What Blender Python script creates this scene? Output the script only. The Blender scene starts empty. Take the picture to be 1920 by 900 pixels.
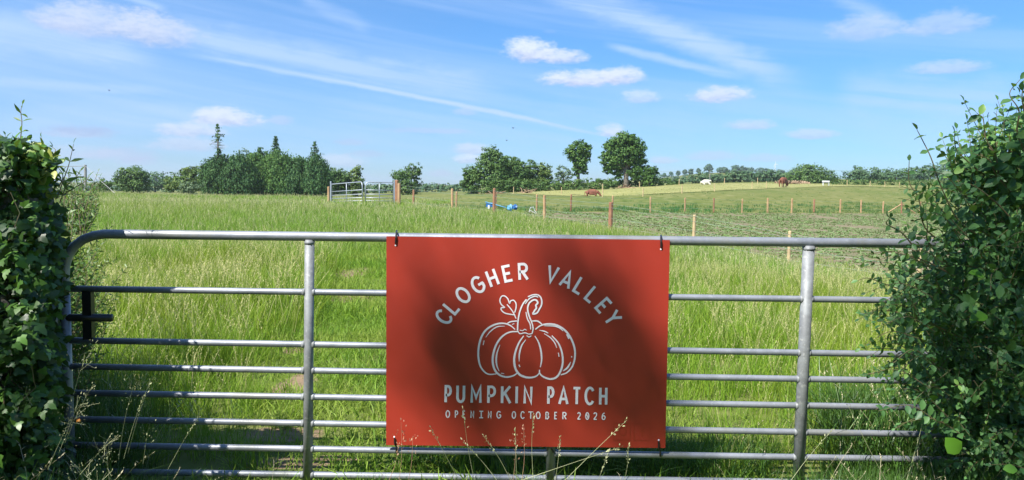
import bpy, math, random
import numpy as np
from mathutils import Vector, Matrix
R = math.radians
rng = np.random.default_rng(7)
random.seed(7)
sc = bpy.context.scene
COL = sc.collection

# ------------------------------------------------------------------ camera
F = 1400.0                       # focal length in pixels of the 1920 x 900 photograph
EYE = np.array([0.0, 0.0, 1.42])
PITCH = math.atan(98 / F)
ROLL = 0.013
_f = np.array([0, math.cos(PITCH), -math.sin(PITCH)])
_u0 = np.array([0, math.sin(PITCH), math.cos(PITCH)])
_r0 = np.array([1.0, 0, 0])
_r = _r0 * math.cos(ROLL) + _u0 * math.sin(ROLL)
_u = -_r0 * math.sin(ROLL) + _u0 * math.cos(ROLL)
cam = bpy.data.cameras.new('camera'); camo = bpy.data.objects.new('camera', cam); COL.objects.link(camo)
cam.sensor_width = 36; cam.lens = 36 * F / 1920; cam.clip_start = 0.05; cam.clip_end = 8000
camo.matrix_world = Matrix(((_r[0], _u[0], -_f[0], EYE[0]), (_r[1], _u[1], -_f[1], EYE[1]), (_r[2], _u[2], -_f[2], EYE[2]), (0, 0, 0, 1)))
sc.camera = camo

def P(px, py, Y):
    d = _f + _r * ((px - 960) / F) + _u * ((450 - py) / F)
    return EYE + d * (Y / d[1])

# ------------------------------------------------------------------ light
SUN = np.array([-0.47, -0.46, 0.83]); SUN /= np.linalg.norm(SUN)      # towards the sun
EL = math.asin(SUN[2]); AZ = math.atan2(SUN[0], SUN[1])
sl = bpy.data.lights.new('sun', 'SUN'); sl.energy = 5.0; sl.angle = R(0.55); sl.color = (1, .95, .87)
so = bpy.data.objects.new('sun', sl); COL.objects.link(so)
so.rotation_euler = Vector(SUN).to_track_quat('Z', 'Y').to_euler(); so.location = (-6, -6, 14)
sc.view_settings.view_transform = 'Standard'; sc.view_settings.look = 'None'
sc.view_settings.exposure = 0.90; sc.view_settings.gamma = 1.0
try: sc.cycles.use_denoising = True
except Exception: pass
sc.cycles.max_bounces = 6; sc.cycles.transparent_max_bounces = 4; sc.cycles.diffuse_bounces = 3; sc.cycles.transmission_bounces = 3
sc.cycles.caustics_reflective = False; sc.cycles.caustics_refractive = False

class NT:
    """tiny node helper"""
    def __init__(s, nt): s.nt = nt; s.n = nt.nodes; s.l = nt.links
    def node(s, t, **k):
        n = s.n.new(t)
        for a, b in k.items(): setattr(n, a, b)
        return n
    def set(s, inp, v):
        if hasattr(v, 'is_output') or isinstance(v, bpy.types.NodeSocket): s.l.new(v, inp)
        elif v is not None: inp.default_value = v
    def m(s, op, a, b=None, c=None, clamp=False):
        n = s.node('ShaderNodeMath', operation=op, use_clamp=clamp)
        s.set(n.inputs[0], a)
        if b is not None: s.set(n.inputs[1], b)
        if c is not None: s.set(n.inputs[2], c)
        return n.outputs[0]
    def mix(s, f, a, b):
        n = s.node('ShaderNodeMix', data_type='RGBA')
        s.set(n.inputs[0], f)
        for i, v in ((6, a), (7, b)):
            if isinstance(v, tuple) and len(v) == 3: v = (*v, 1)
            s.set(n.inputs[i], v)
        return n.outputs[2]
    def noise(s, vec, scale, detail=3, rough=.55, dim='3D'):
        n = s.node('ShaderNodeTexNoise', noise_dimensions=dim)
        if vec is not None: s.l.new(vec, n.inputs['Vector'])
        n.inputs['Scale'].default_value = scale; n.inputs['Detail'].default_value = detail; n.inputs['Roughness'].default_value = rough
        return n.outputs['Fac']
    def ramp(s, v, a, b, clamp=True):     # smooth step from a to b
        n = s.node('ShaderNodeMapRange', interpolation_type='SMOOTHSTEP')
        s.set(n.inputs['Value'], v); s.set(n.inputs['From Min'], a); s.set(n.inputs['From Max'], b)
        return n.outputs[0]
    def comb(s, x, y, z=0.0):
        n = s.node('ShaderNodeCombineXYZ')
        for i, v in enumerate((x, y, z)): s.set(n.inputs[i], v)
        return n.outputs[0]

# ------------------------------------------------------------------ sky (world): Nishita plus clouds placed by azimuth / elevation
w = bpy.data.worlds.new('World'); sc.world = w; w.use_nodes = True
T = NT(w.node_tree); T.n.clear()
sky = T.node('ShaderNodeTexSky', sky_type='NISHITA'); sky.sun_disc = False
sky.sun_elevation = EL; sky.sun_rotation = AZ % (2 * math.pi)
sky.air_density = 1.0; sky.dust_density = 0.2; sky.ozone_density = 3.0; sky.altitude = 60
tc = T.node('ShaderNodeTexCoord'); sx = T.node('ShaderNodeSeparateXYZ'); T.l.new(tc.outputs['Generated'], sx.inputs[0])
az = T.m('ARCTAN2', sx.outputs[0], sx.outputs[1]); el = T.m('ARCSINE', sx.outputs[2])
azs = T.comb(T.m('MULTIPLY', az, 1.0), T.m('MULTIPLY', el, 2.2), 0.0)
def dir_ae(px, py):
    d = P(px, py, 1.0) - EYE; d /= np.linalg.norm(d)
    return math.atan2(d[0], d[1]), math.asin(d[2])
nA = T.noise(azs, 22, 5, .6); nB = T.noise(azs, 70, 3, .6); nC = T.noise(azs, 190, 3, .6); nE = T.m('ADD', T.m('MULTIPLY', nA, .50), T.m('ADD', T.m('MULTIPLY', nB, .34), T.m('MULTIPLY', nC, .16)))
# saturation and tint of the clear sky as the phone recorded it
tint = T.node('ShaderNodeMix', data_type='RGBA', blend_type='MULTIPLY'); tint.inputs[0].default_value = 1
T.l.new(sky.outputs[0], tint.inputs[6]); T.l.new(T.mix(T.ramp(el, .02, .26), (.64, .98, 1.45), (.72, 1.24, 1.72)), tint.inputs[7])
colr = tint.outputs[2]
CIR = (5.6, 7.5, 11)
# thin high veil: stretched noise
warp = T.comb(T.m('ADD', T.m('MULTIPLY', az, 1.6), T.m('MULTIPLY', el, 6.0)), T.m('ADD', T.m('MULTIPLY', el, 17.0), T.m('MULTIPLY', az, 2.2)), 3.0)
veil = T.noise(warp, 1.1, 5, .62)
fiber = T.noise(warp, 4.0, 4, .65)
v1 = T.m('MULTIPLY', T.ramp(veil, .40, .70), .32)
hz = T.ramp(el, .24, .0)
v1 = T.m('ADD', v1, T.m('MULTIPLY', T.ramp(az, .05, -.6), .20))
colr = T.mix(v1, colr, CIR)
def streak(p0, p1, wd, op, soft=1.0, bend=0.0):
    global colr
    (a0, e0), (a1, e1) = dir_ae(*p0), dir_ae(*p1)
    L = math.hypot(a1 - a0, e1 - e0); ux, uy = (a1 - a0) / L, (e1 - e0) / L
    da, de = T.m('SUBTRACT', az, a0), T.m('SUBTRACT', el, e0)
    t = T.m('DIVIDE', T.m('ADD', T.m('MULTIPLY', da, ux), T.m('MULTIPLY', de, uy)), L)
    d = T.m('ADD', T.m('MULTIPLY', da, -uy), T.m('MULTIPLY', de, ux))
    if bend: d = T.m('SUBTRACT', d, T.m('MULTIPLY', T.m('MULTIPLY', t, T.m('SUBTRACT', 1.0, t)), bend))
    d = T.m('ADD', d, T.m('MULTIPLY', T.m('SUBTRACT', nA, .5), wd * 1.1 / F))
    body = T.ramp(T.m('ABSOLUTE', d), wd / F, wd / F * .05 * soft)
    ends = T.m('MULTIPLY', T.ramp(t, -.02, .15), T.ramp(t, 1.02, .75))
    k = T.m('MULTIPLY', T.m('MULTIPLY', body, ends), T.m('MULTIPLY', T.ramp(fiber, .15, .62), min(.9, op * 1.25)))
    colr = T.mix(k, colr, CIR)
streak((330, 98), (1110, 250), 7, .62, bend=.03)
streak((560, 135), (960, 215), 6, .30)
streak((300, 48), (980, 175), 42, .55, bend=-.02)
streak((-120, 40), (310, 118), 34, .60)
streak((-80, 20), (200, 62), 26, .35)
streak((1010, -30), (1530, 172), 34, .62, bend=.03)
streak((1130, 82), (1420, 152), 11, .50)
streak((1500, -60), (1690, 60), 26, .40)
streak((560, -10), (700, 60), 20, .30)
streak((190, -20), (320, 18), 9, .45)
streak((900, 200), (1160, 262), 5, .45)
streak((-60, 150), (330, 172), 12, .35)
streak((1560, 170), (1960, 190), 60, .40)
streak((560, 215), (1500, 235), 70, .22)
streak((0, 215), (500, 225), 40, .30)
def cumulus(px, py, rx, ry, op, white=1.0, flat=.0):
    global colr
    a0, e0 = dir_ae(px, py)
    da = T.m('DIVIDE', T.m('SUBTRACT', az, a0), rx / F); de = T.m('DIVIDE', T.m('SUBTRACT', el, e0), ry / F)
    de2 = T.m('MULTIPLY', de, T.m('ADD', 1.0, T.m('MULTIPLY', T.m('LESS_THAN', de, 0.0), .6)))
    q = T.m('SUBTRACT', 1.0, T.m('ADD', T.m('MULTIPLY', da, da), T.m('MULTIPLY', de2, de2)))
    q = T.m('ADD', q, T.m('MULTIPLY', T.m('SUBTRACT', nE, .5), 4.4))
    k = T.m('MULTIPLY', T.ramp(q, -.5, .95), min(.95, op * 1.08))
    sh = T.ramp(T.m('ADD', de, T.m('MULTIPLY', T.m('SUBTRACT', nB, .5), 2.0)), -.75, .55)
    g = (5.5, 6.4, 8.9); wh = (5.5 + 2.6 * white, 6.4 + 2.6 * white, 8.9 + 1.7 * white)
    colr = T.mix(k, colr, T.mix(sh, g, wh))
cumulus(200, 48, 95, 36, .62, .55); cumulus(290, 62, 75, 34, .6, .55); cumulus(110, 36, 45, 26, .4, .6)
cumulus(992, 98, 52, 26, .95); cumulus(1055, 110, 44, 16, .8, .8)
cumulus(1085, 150, 75, 20, .9, .9); cumulus(1165, 146, 40, 20, .85, .9)
cumulus(1355, 180, 55, 18, .78, .8); cumulus(1200, 184, 36, 15, .5, .9); cumulus(1405, 236, 42, 12, .55, .5)
cumulus(1515, 253, 46, 11, .5, .5); cumulus(1625, 55, 60, 26, .42, .6); cumulus(1770, 48, 66, 22, .42, .6)
cumulus(1775, 128, 60, 13, .5, .6); cumulus(1335, 294, 50, 11, .42, .2); cumulus(1435, 298, 50, 9, .4, .2)
cumulus(1245, 301, 30, 9, .5, .4); cumulus(1143, 248, 28, 16, .75, .8)
cumulus(430, 224, 58, 20, .85, .85); cumulus(360, 245, 56, 17, .7, .7); cumulus(345, 272, 60, 18, .55, .5)
cumulus(152, 250, 55, 13, .6, -.45); cumulus(225, 292, 60, 14, .45, -.1); cumulus(150, 288, 60, 14, .4, .3); cumulus(258, 304, 32, 9, .4, -.2)
cumulus(527, 227, 24, 10, .4, .3); cumulus(640, 305, 55, 16, .5, .6); cumulus(655, 268, 30, 8, .4, -.2); cumulus(690, 290, 40, 8, .35, -.2)
cumulus(800, 246, 80, 7, .38, .0); cumulus(884, 282, 40, 14, .6, .6); cumulus(878, 300, 30, 12, .65, .9); cumulus(825, 326, 26, 9, .5, .0)
cumulus(872, 211, 24, 10, .38, .3); cumulus(1030, 60, 12, 4, .1, .3)
# general scattered cloud for the rest of the dome, beyond the frame
rest = T.m('MULTIPLY', T.ramp(T.noise(tc.outputs['Generated'], 2.6, 6, .6), .56, .72), T.ramp(sx.outputs[1], .55, .2))
colr = T.mix(T.m('MULTIPLY', rest, .8), colr, (8.5, 8.6, 9.2))
bg = T.node('ShaderNodeBackground'); bg.inputs[1].default_value = .056
T.l.new(colr, bg.inputs[0]); wo = T.node('ShaderNodeOutputWorld'); T.l.new(bg.outputs[0], wo.inputs[0])

# ------------------------------------------------------------------ object helpers
def tag(o, label=None, cat=None, group=None, kind=None):
    if label: o['label'] = label
    if cat: o['category'] = cat
    if group: o['group'] = group
    if kind: o['kind'] = kind
    return o
def mesh_obj(name, V, Fs, mat, parent=None, smooth=False, attrs=None, link=True):
    me = bpy.data.meshes.new(name)
    V = np.asarray(V, dtype=np.float32)
    if isinstance(Fs, np.ndarray):
        k = Fs.shape[1]; nf = len(Fs)
        me.vertices.add(len(V)); me.vertices.foreach_set('co', V.ravel())
        me.loops.add(nf * k); me.loops.foreach_set('vertex_index', Fs.astype(np.int32).ravel())
        me.polygons.add(nf); me.polygons.foreach_set('loop_start', np.arange(0, nf * k, k, dtype=np.int32))
        me.polygons.foreach_set('loop_total', np.full(nf, k, dtype=np.int32))
        me.update(calc_edges=True)
    else:
        me.from_pydata([tuple(map(float, v)) for v in V], [], [tuple(int(i) for i in f) for f in Fs]); me.update()
    if smooth: me.polygons.foreach_set('use_smooth', [True] * len(me.polygons))
    for an, av in (attrs or {}).items():
        a = me.attributes.new(an, 'FLOAT', 'POINT'); a.data.foreach_set('value', np.asarray(av, dtype=np.float32))
    if mat: me.materials.append(mat)
    o = bpy.data.objects.new(name, me)
    if link: COL.objects.link(o)
    if parent: o.parent = parent
    return o
def thing(name, label, cat, loc=(0, 0, 0), group=None):
    o = bpy.data.objects.new(name, None); COL.objects.link(o); o.location = tuple(map(float, loc)); o.empty_display_size = .2
    return tag(o, label, cat, group)
class MB:
    """collects boxes, tubes and strips into one mesh"""
    def __init__(s): s.V = []; s.F = []
    def add(s, V, Fs):
        b = len(s.V); s.V += [tuple(map(float, v)) for v in V]; s.F += [tuple(i + b for i in f) for f in Fs]; return s
    def tube(s, pts, rad, n=8, caps=True):
        pts = [np.array(p, float) for p in pts]; m = len(pts)
        if not hasattr(rad, '__len__'): rad = [rad] * m
        V = []; up = np.array([0, 0, 1.0])
        t0 = pts[1] - pts[0]; t0 /= np.linalg.norm(t0)
        a = np.cross(t0, up)
        if np.linalg.norm(a) < .1: a = np.cross(t0, [0, 1.0, 0])
        a /= np.linalg.norm(a)
        for i in range(m):
            t = pts[min(i + 1, m - 1)] - pts[max(i - 1, 0)]; t /= np.linalg.norm(t) + 1e-12
            a = a - t * np.dot(a, t); a /= np.linalg.norm(a); b = np.cross(t, a)
            for k in range(n):
                th = 2 * math.pi * k / n; V.append(pts[i] + rad[i] * (math.cos(th) * a + math.sin(th) * b))
        Fs = [(i * n + k, i * n + (k + 1) % n, (i + 1) * n + (k + 1) % n, (i + 1) * n + k) for i in range(m - 1) for k in range(n)]
        if caps: Fs += [tuple(range(n))[::-1], tuple((m - 1) * n + k for k in range(n))]
        return s.add(V, Fs)
    def box(s, c, d, rot=None):
        V = [np.array([x, y, z]) * np.array(d) / 2 for x in (-1, 1) for y in (-1, 1) for z in (-1, 1)]
        if rot is not None: V = [rot @ v for v in V]
        V = [v + np.array(c) for v in V]
        return s.add(V, [(0, 1, 3, 2), (4, 6, 7, 5), (0, 4, 5, 1), (2, 3, 7, 6), (0, 2, 6, 4), (1, 5, 7, 3)])
    def build(s, name, mat, parent=None, smooth=False):
        o = mesh_obj(name, s.V, s.F, mat, parent, smooth)
        if parent is not None:
            for v in o.data.vertices: v.co -= parent.location
        return o
def rebase(o, parent):
    """mesh given in world coordinates -> child of an Empty with a location"""
    me = o.data; n = len(me.vertices); a = np.empty(n * 3, np.float32); me.vertices.foreach_get('co', a)
    a = a.reshape(-1, 3) - np.array(parent.location, np.float32); me.vertices.foreach_set('co', a.ravel()); me.update()
    o.parent = parent; return o

# ------------------------------------------------------------------ materials
def mat_new(name):
    m = bpy.data.materials.new(name); m.use_nodes = True; t = NT(m.node_tree)
    return m, t, t.n['Principled BSDF'], t.n['Material Output']
def simple(name, c1, c2=None, rough=.6, scale=20, metal=0, bump=0, bscale=None, detail=4):
    m, t, p, o = mat_new(name)
    g = t.node('ShaderNodeTexCoord').outputs['Object']
    if c2 is None: c2 = tuple(x * .7 for x in c1)
    n = t.noise(g, scale, detail)
    t.l.new(t.mix(t.ramp(n, .3, .7), c1, c2), p.inputs['Base Color'])
    p.inputs['Roughness'].default_value = rough; p.inputs['Metallic'].default_value = metal
    if bump:
        b = t.node('ShaderNodeBump'); b.inputs['Strength'].default_value = bump; b.inputs['Distance'].default_value = .01
        t.l.new(t.noise(g, bscale or scale * 3, 4), b.inputs['Height']); t.l.new(b.outputs[0], p.inputs['Normal'])
    return m
def leafy(name, dark, light, straw=None, transl=.3, rough=.45, locscale=0.0, alt=None, spec=.5):
    """foliage: colour runs dark..light with the per-leaf attribute; straw above 1; alt = patch colour over the field"""
    m, t, p, o = mat_new(name)
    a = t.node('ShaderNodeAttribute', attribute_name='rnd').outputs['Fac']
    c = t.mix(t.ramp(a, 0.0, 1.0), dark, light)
    oi = t.node('ShaderNodeObjectInfo')
    if alt is not None:
        n = t.noise(oi.outputs['Location'], locscale, 3)
        nn = t.m('ADD', n, t.m('MULTIPLY', t.m('SUBTRACT', oi.outputs['Random'], .5), .22))
        c = t.mix(t.m('MULTIPLY', t.ramp(nn, .40, .62), .85), c, t.mix(a, tuple(x * .75 for x in alt), alt))
    if alt is not None and locscale > .05:      # darker lush patches of another species
        n2 = t.noise(oi.outputs['Location'], locscale * 2.7, 4)
        c = t.mix(t.m('MULTIPLY', t.ramp(n2, .54, .68), .4), c, tuple(x * .8 for x in dark[:1]) + (dark[1] * 1.05, dark[2] * 1.3))
    if straw is not None: c = t.mix(t.ramp(a, 1.2, 1.6), c, straw)
    t.l.new(c, p.inputs['Base Color']); p.inputs['Roughness'].default_value = rough
    p.inputs['Specular IOR Level'].default_value = spec
    if transl:
        tr = t.node('ShaderNodeBsdfTranslucent'); hs = t.mix(.45, c, (.28, .42, .03))
        t.l.new(hs, tr.inputs[0]); mx = t.node('ShaderNodeMixShader'); mx.inputs[0].default_value = transl
        t.l.new(p.outputs[0], mx.inputs[1]); t.l.new(tr.outputs[0], mx.inputs[2]); t.l.new(mx.outputs[0], o.inputs[0])
    return m
M = {}
M['grass'] = leafy('grass_blade', (.13, .26, .022), (.26, .43, .045), (.55, .52, .24), .40, .5, .35, (.31, .40, .045), spec=.2)
M['lawn'] = leafy('short_grass', (.11, .23, .02), (.25, .41, .04), (.46, .42, .2), .38, .55, .6, (.32, .40, .07), spec=.3)
M['field_grass'] = leafy('field_grass', (.13, .25, .03), (.25, .41, .055), (.54, .52, .28), .38, .55, .09, (.33, .41, .09), spec=.3)
M['band_grass'] = leafy('band_grass', (.035, .14, .04), (.07, .21, .055), (.26, .26, .15), .3, .6, .03, (.12, .20, .06), spec=.2)
M['dark_grass'] = leafy('verge_grass', (.055, .15, .02), (.14, .30, .045), (.46, .42, .26), .25, .45, .8, (.06, .13, .02))
M['crop'] = leafy('crop_leaf', (.12, .21, .06), (.24, .34, .13), None, .25, .55, .5, (.26, .33, .16), spec=.3)
M['ivy'] = leafy('ivy_leaf', (.018, .055, .012), (.11, .25, .035), (.36, .40, .09), .2, .42)
M['bush'] = leafy('bush_leaf', (.035, .11, .035), (.11, .25, .07), (.24, .38, .06), .28, .5)
M['shoot'] = leafy('shoot_leaf', (.05, .12, .03), (.13, .24, .05), (.22, .30, .05), .35, .45)
M['wood_twig'] = simple('twig_bark', (.10, .12, .04), (.16, .11, .06), .7, 60)
M['trunk'] = simple('tree_bark', (.10, .085, .065), (.17, .15, .12), .9, 3)
M['ash'] = leafy('ash_foliage', (.04, .11, .025), (.12, .22, .045), None, .2, .55, spec=.25)
M['oakish'] = leafy('broadleaf_foliage', (.045, .11, .03), (.13, .22, .055), None, .2, .55, spec=.25)
M['olive'] = leafy('olive_foliage', (.07, .14, .035), (.18, .25, .07), None, .2, .6, spec=.2)
M['conifer'] = leafy('conifer_foliage', (.028, .085, .03), (.09, .18, .055), None, .1, .6, spec=.2)
M['conifer_light'] = leafy('light_conifer_foliage', (.05, .13, .035), (.14, .25, .065), None, .15, .6, spec=.2)
M['pale_tree'] = leafy('pale_foliage', (.09, .15, .08), (.17, .24, .13), None, .2, .6, spec=.2)
M['far_leaf'] = leafy('hazy_distant_foliage', (.06, .13, .07), (.13, .22, .10), None, .15, .65, spec=.2)  # bluer tone paints the haze of distance into the leaf colour
M['farther'] = leafy('hazy_hill_foliage', (.08, .15, .11), (.12, .20, .14), None, .15, .7, spec=.1)  # paler and bluer still, haze painted into the colour

# galvanised steel
m, t, p, o = mat_new('galvanised_steel'); g = t.node('ShaderNodeTexCoord').outputs['Object']
n1 = t.noise(g, 9, 5, .65); n2 = t.noise(g, 60, 3); n3 = t.noise(g, 2.2, 3)
c = t.mix(t.ramp(n1, .35, .65), (.31, .33, .37), (.23, .25, .28)); c = t.mix(t.m('MULTIPLY', t.ramp(n2, .55, .72), .5), c, (.40, .42, .46))
c = t.mix(t.m('MULTIPLY', t.ramp(t.m('ADD', n3, t.m('MULTIPLY', n2, .2)), .66, .76), .45), c, (.24, .24, .19))
t.l.new(c, p.inputs['Base Color']); p.inputs['Metallic'].default_value = .38
t.l.new(t.m('ADD', .36, t.m('MULTIPLY', n1, .25)), p.inputs['Roughness'])
b = t.node('ShaderNodeBump'); b.inputs['Strength'].default_value = .25; b.inputs['Distance'].default_value = .002; t.l.new(n2, b.inputs['Height']); t.l.new(b.outputs[0], p.inputs['Normal'])
M['steel'] = m
m, t, p, o = mat_new('weathered_steel'); g = t.node('ShaderNodeTexCoord').outputs['Object']
n1 = t.noise(g, 14, 5, .7); n2 = t.noise(g, 55, 3)
c = t.mix(t.ramp(n1, .35, .65), (.27, .29, .30), (.19, .20, .21)); c = t.mix(t.m('MULTIPLY', t.ramp(n2, .58, .68), .6), c, (.40, .41, .40))
t.l.new(c, p.inputs['Base Color']); p.inputs['Metallic'].default_value = .2; p.inputs['Roughness'].default_value = .6
M['old_steel'] = m
M['white_steel'] = simple('new_galvanised', (.40, .44, .50), (.33, .37, .42), .45, 5, .3)
m, t, p, o = mat_new('sign_red'); g = t.node('ShaderNodeTexCoord').outputs['Object']
c = t.mix(t.noise(g, 3, 4), (.375, .034, .019), (.345, .031, .017)); t.l.new(c, p.inputs['Base Color'])
p.inputs['Roughness'].default_value = .42; t.l.new(t.m('ADD', .38, t.m('MULTIPLY', t.noise(g, 14, 5), .2)), p.inputs['Roughness'])
M['sign'] = m
M['white_ink'] = simple('white_print', (.80, .77, .80), (.76, .74, .79), .5, 8)
M['dark_ink'] = simple('faded_print', (.34, .033, .016), (.32, .030, .015), .45, 8)
M['sign_edge'] = simple('board_edge', (.55, .38, .34), None, .6, 10)
M['black'] = simple('black_plastic', (.014, .014, .016), (.02, .02, .02), .35, 20)
M['stone'] = simple('rough_concrete', (.22, .21, .19), (.12, .12, .10), .95, 14, 0, 1, 40)
M['post'] = simple('fence_timber', (.50, .33, .175), (.36, .21, .105), .8, 3)
M['post_pale'] = simple('pale_timber', (.58, .44, .24), (.42, .31, .17), .8, 4)
M['post_red'] = simple('red_brown_timber', (.36, .18, .10), (.24, .115, .065), .8, 3)
M['wire'] = simple('fence_wire', (.27, .36, .29), None, .5, 5, .2)
M['cow'] = simple('red_brown_hide', (.24, .085, .045), (.13, .045, .025), .75, 3)
M['white_hide'] = simple('white_hide', (.78, .75, .66), (.66, .62, .52), .8, 3)
M['blue'] = simple('blue_plastic', (.06, .24, .45), (.16, .42, .62), .4, 2.5)
M['darkblue'] = simple('dark_blue_plastic', (.02, .10, .30), (.03, .15, .40), .4, 2.5)
M['white'] = simple('white_paint', (.75, .77, .78), (.6, .62, .64), .5, 6)
M['grey_pole'] = simple('grey_pole', (.30, .30, .29), (.22, .22, .22), .8, 4)
M['root'] = simple('bare_root', (.36, .25, .16), (.22, .15, .09), .9, 3)

# ------------------------------------------------------------------ terrain
CP = []      # control points x, y, z
for x in (-14, -8, -4, 0, 4, 8, 14):
    for y in (-6, 0, 3.5): CP.append((x, y, 0.0))
CP += [(-6, 9, .08), (-2, 9, .05), (2, 9, -.02), (6, 9, -.2), (11, 9, -.45), (0, 16, .05), (-6, 18, .22), (-12, 18, .4), (5, 16, -.35), (9, 15, -.7)]
NEAR = [(742, 386, 40), (848, 400, 37.3), (926, 405, 34.6), (1021, 420, 31.9), (1144, 436, 29.2), (1300, 466, 26.5), (1478, 503, 23.9), (1722, 545, 21.2)]
FAR = []
for i, px in enumerate((775, 855, 930, 1006, 1070, 1148, 1219, 1284, 1338, 1391, 1439, 1484, 1526, 1575, 1614, 1655, 1690, 1725, 1755, 1800, 1840)):
    Y = 54.8 + 2.05 * (i - 4)
    FAR.append((px, 392 if i == 0 else min(399, 393 + i * 1.1) + max(0, i - 12) * .15, Y))
def cp(px, py, Y): q = P(px, py, Y); CP.append(tuple(q))
for a in NEAR: cp(*a)
for a in FAR: cp(*a)
for a in [(560, 388, 42), (620, 386, 41), (300, 384, 45), (120, 380, 40), (-300, 380, 40), (380, 371, 62), (150, 366, 62), (-400, 366, 60), (600, 375, 60), (690, 380, 60),
          (300, 375, 95), (560, 378, 95), (0, 372, 95), (760, 378, 75), (860, 378, 85), (760, 372, 120), (880, 366, 100), (940, 363, 105),
          (1050, 369, 88), (1110, 376, 80), (1110, 373, 104), (1206, 377, 76), (1170, 352, 125), (1060, 357, 118), (1279, 369, 82), (1340, 361, 90), (1410, 356, 100), (1469, 352, 122),
          (1500, 345, 135), (1322, 346, 122), (1240, 350, 122), (1548, 346, 135), (1400, 344, 130), (1660, 352, 135), (1755, 360, 130), (1600, 368, 100), (1600, 385, 85), (1755, 385, 95), (1850, 380, 100), (2100, 400, 90),
          (1700, 348, 160), (1900, 350, 160), (1400, 345, 165), (1200, 352, 165), (1900, 342, 220), (1700, 340, 220), (1500, 342, 220), (1300, 340, 260), (1180, 348, 260),
          (960, 357, 200), (760, 362, 200), (500, 366, 200), (200, 362, 200), (-200, 358, 200), (2300, 352, 200),
          (-400, 350, 600), (200, 356, 600), (700, 358, 600), (1000, 356, 600), (1180, 350, 600), (1240, 338, 600), (1300, 327, 600), (1350, 322, 620), (1400, 324, 620), (1450, 327, 620), (1500, 335, 600), (1600, 340, 600), (1900, 335, 600), (2400, 340, 600)]: cp(*a)
for x in (-2500, -1200, 0, 1200, 2500): CP.append((x, 2600, 1.0))
CP += [(-300, 0, 0), (300, 0, -1), (-800, 0, 0), (800, 0, 0), (0, -300, 0), (-60, 0, 0), (60, 0, -.6), (-60, 30, .6), (60, 30, -1.6), (0, -1500, 0), (0, -40, 0)]
CP = np.array(CP)
def wp(x, y):
    r = np.sqrt(x * x + y * y) + 1e-6; th = np.arctan2(x, y)
    lr = np.log(r + 14)
    return np.stack([lr * 1.5, th * 1.25 * np.clip(r / 12, 0, 1)], -1)
_cpw = wp(CP[:, 0], CP[:, 1])
def phi(r): return np.sqrt(r * r + .0016)
_A = phi(np.linalg.norm(_cpw[:, None] - _cpw[None], axis=2)) + np.eye(len(CP)) * -.012
_wt = np.linalg.solve(_A, CP[:, 2])
def ground(x, y):
    x = np.atleast_1d(np.asarray(x, float)); y = np.atleast_1d(np.asarray(y, float)); out = np.empty(x.shape)
    q = wp(x.ravel(), y.ravel()); o = np.empty(len(q))
    for i in range(0, len(q), 20000):
        o[i:i + 20000] = phi(np.linalg.norm(q[i:i + 20000, None] - _cpw[None], axis=2)) @ _wt
    return o.reshape(x.shape)
def gz(x, y): return float(ground(x, y)[0])
def G(px, Y):                 # point on the ground at distance Y seen in column px
    x = P(px, 352, Y)[0]; return np.array([x, Y, gz(x, Y)])

# near fence line and far fence line as world lines
NL = [P(*a) for a in NEAR]; FL = [P(*a) for a in FAR]
nl0, nl1 = NL[0][:2], NL[-1][:2]; fl0, fl1 = FL[1][:2], FL[-1][:2]
def side(p0, p1, x, y): return (p1[0] - p0[0]) * (y - p0[1]) - (p1[1] - p0[1]) * (x - p0[0])     # >0 left of the line

def gmat(name, cols, scales, rough=.95, bump=.6, mask=None):
    m, t, p, o = mat_new(name); g = t.node('ShaderNodeNewGeometry').outputs['Position']
    n1 = t.noise(g, scales[0], 5, .6); n2 = t.noise(g, scales[1], 4, .6)
    c = t.mix(t.ramp(n1, .38, .62), cols[0], cols[1]); c = t.mix(t.m('MULTIPLY', t.ramp(n2, .45, .7), .6), c, cols[2])
    if mask: c = mask(t, g, c)
    t.l.new(c, p.inputs['Base Color']); p.inputs['Roughness'].default_value = rough; p.inputs['Specular IOR Level'].default_value = .15
    b = t.node('ShaderNodeBump'); b.inputs['Strength'].default_value = bump; b.inputs['Distance'].default_value = .05
    t.l.new(t.noise(g, scales[1] * 2, 5, .7), b.inputs['Height']); t.l.new(b.outputs[0], p.inputs['Normal'])
    return m
# worn places in the wheel track behind the gate: (x, y, rx, ry)
def gpt(px, py): 
    Y = 5.0
    for _ in range(30):
        q = P(px, py, Y); z = gz(q[0], q[1]); Y += (q[2] - z) * Y / 1.6
    return P(px, py, Y)
WORN = [(gpt(665, 512), .34, .62), (gpt(650, 560), .26, .32), (gpt(548, 725), .13, .32), (gpt(530, 815), .22, .12), (gpt(545, 868), .20, .08), (gpt(628, 862), .13, .06), (gpt(560, 655), .12, .16), (gpt(1450, 480), 1.0, 1.2)]
def worn_mask(t, g, c):
    s = t.node('ShaderNodeSeparateXYZ'); t.l.new(g, s.inputs[0]); tot = 0.0
    nn = t.m('MULTIPLY', t.m('SUBTRACT', t.noise(g, 5, 4), .5), 2.0)
    for q, rx, ry in WORN:
        dx = t.m('DIVIDE', t.m('SUBTRACT', s.outputs[0], float(q[0])), rx); dy = t.m('DIVIDE', t.m('SUBTRACT', s.outputs[1], float(q[1])), ry)
        v = t.m('SUBTRACT', 1.3, t.m('ADD', t.m('MULTIPLY', dx, dx), t.m('MULTIPLY', dy, dy)))
        tot = t.m('MAXIMUM', tot, t.ramp(t.m('ADD', v, nn), 0.0, .5))
    soil = t.mix(t.noise(g, 25, 5), (.16, .11, .07), (.30, .22, .14))
    return t.mix(tot, c, soil)
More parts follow.
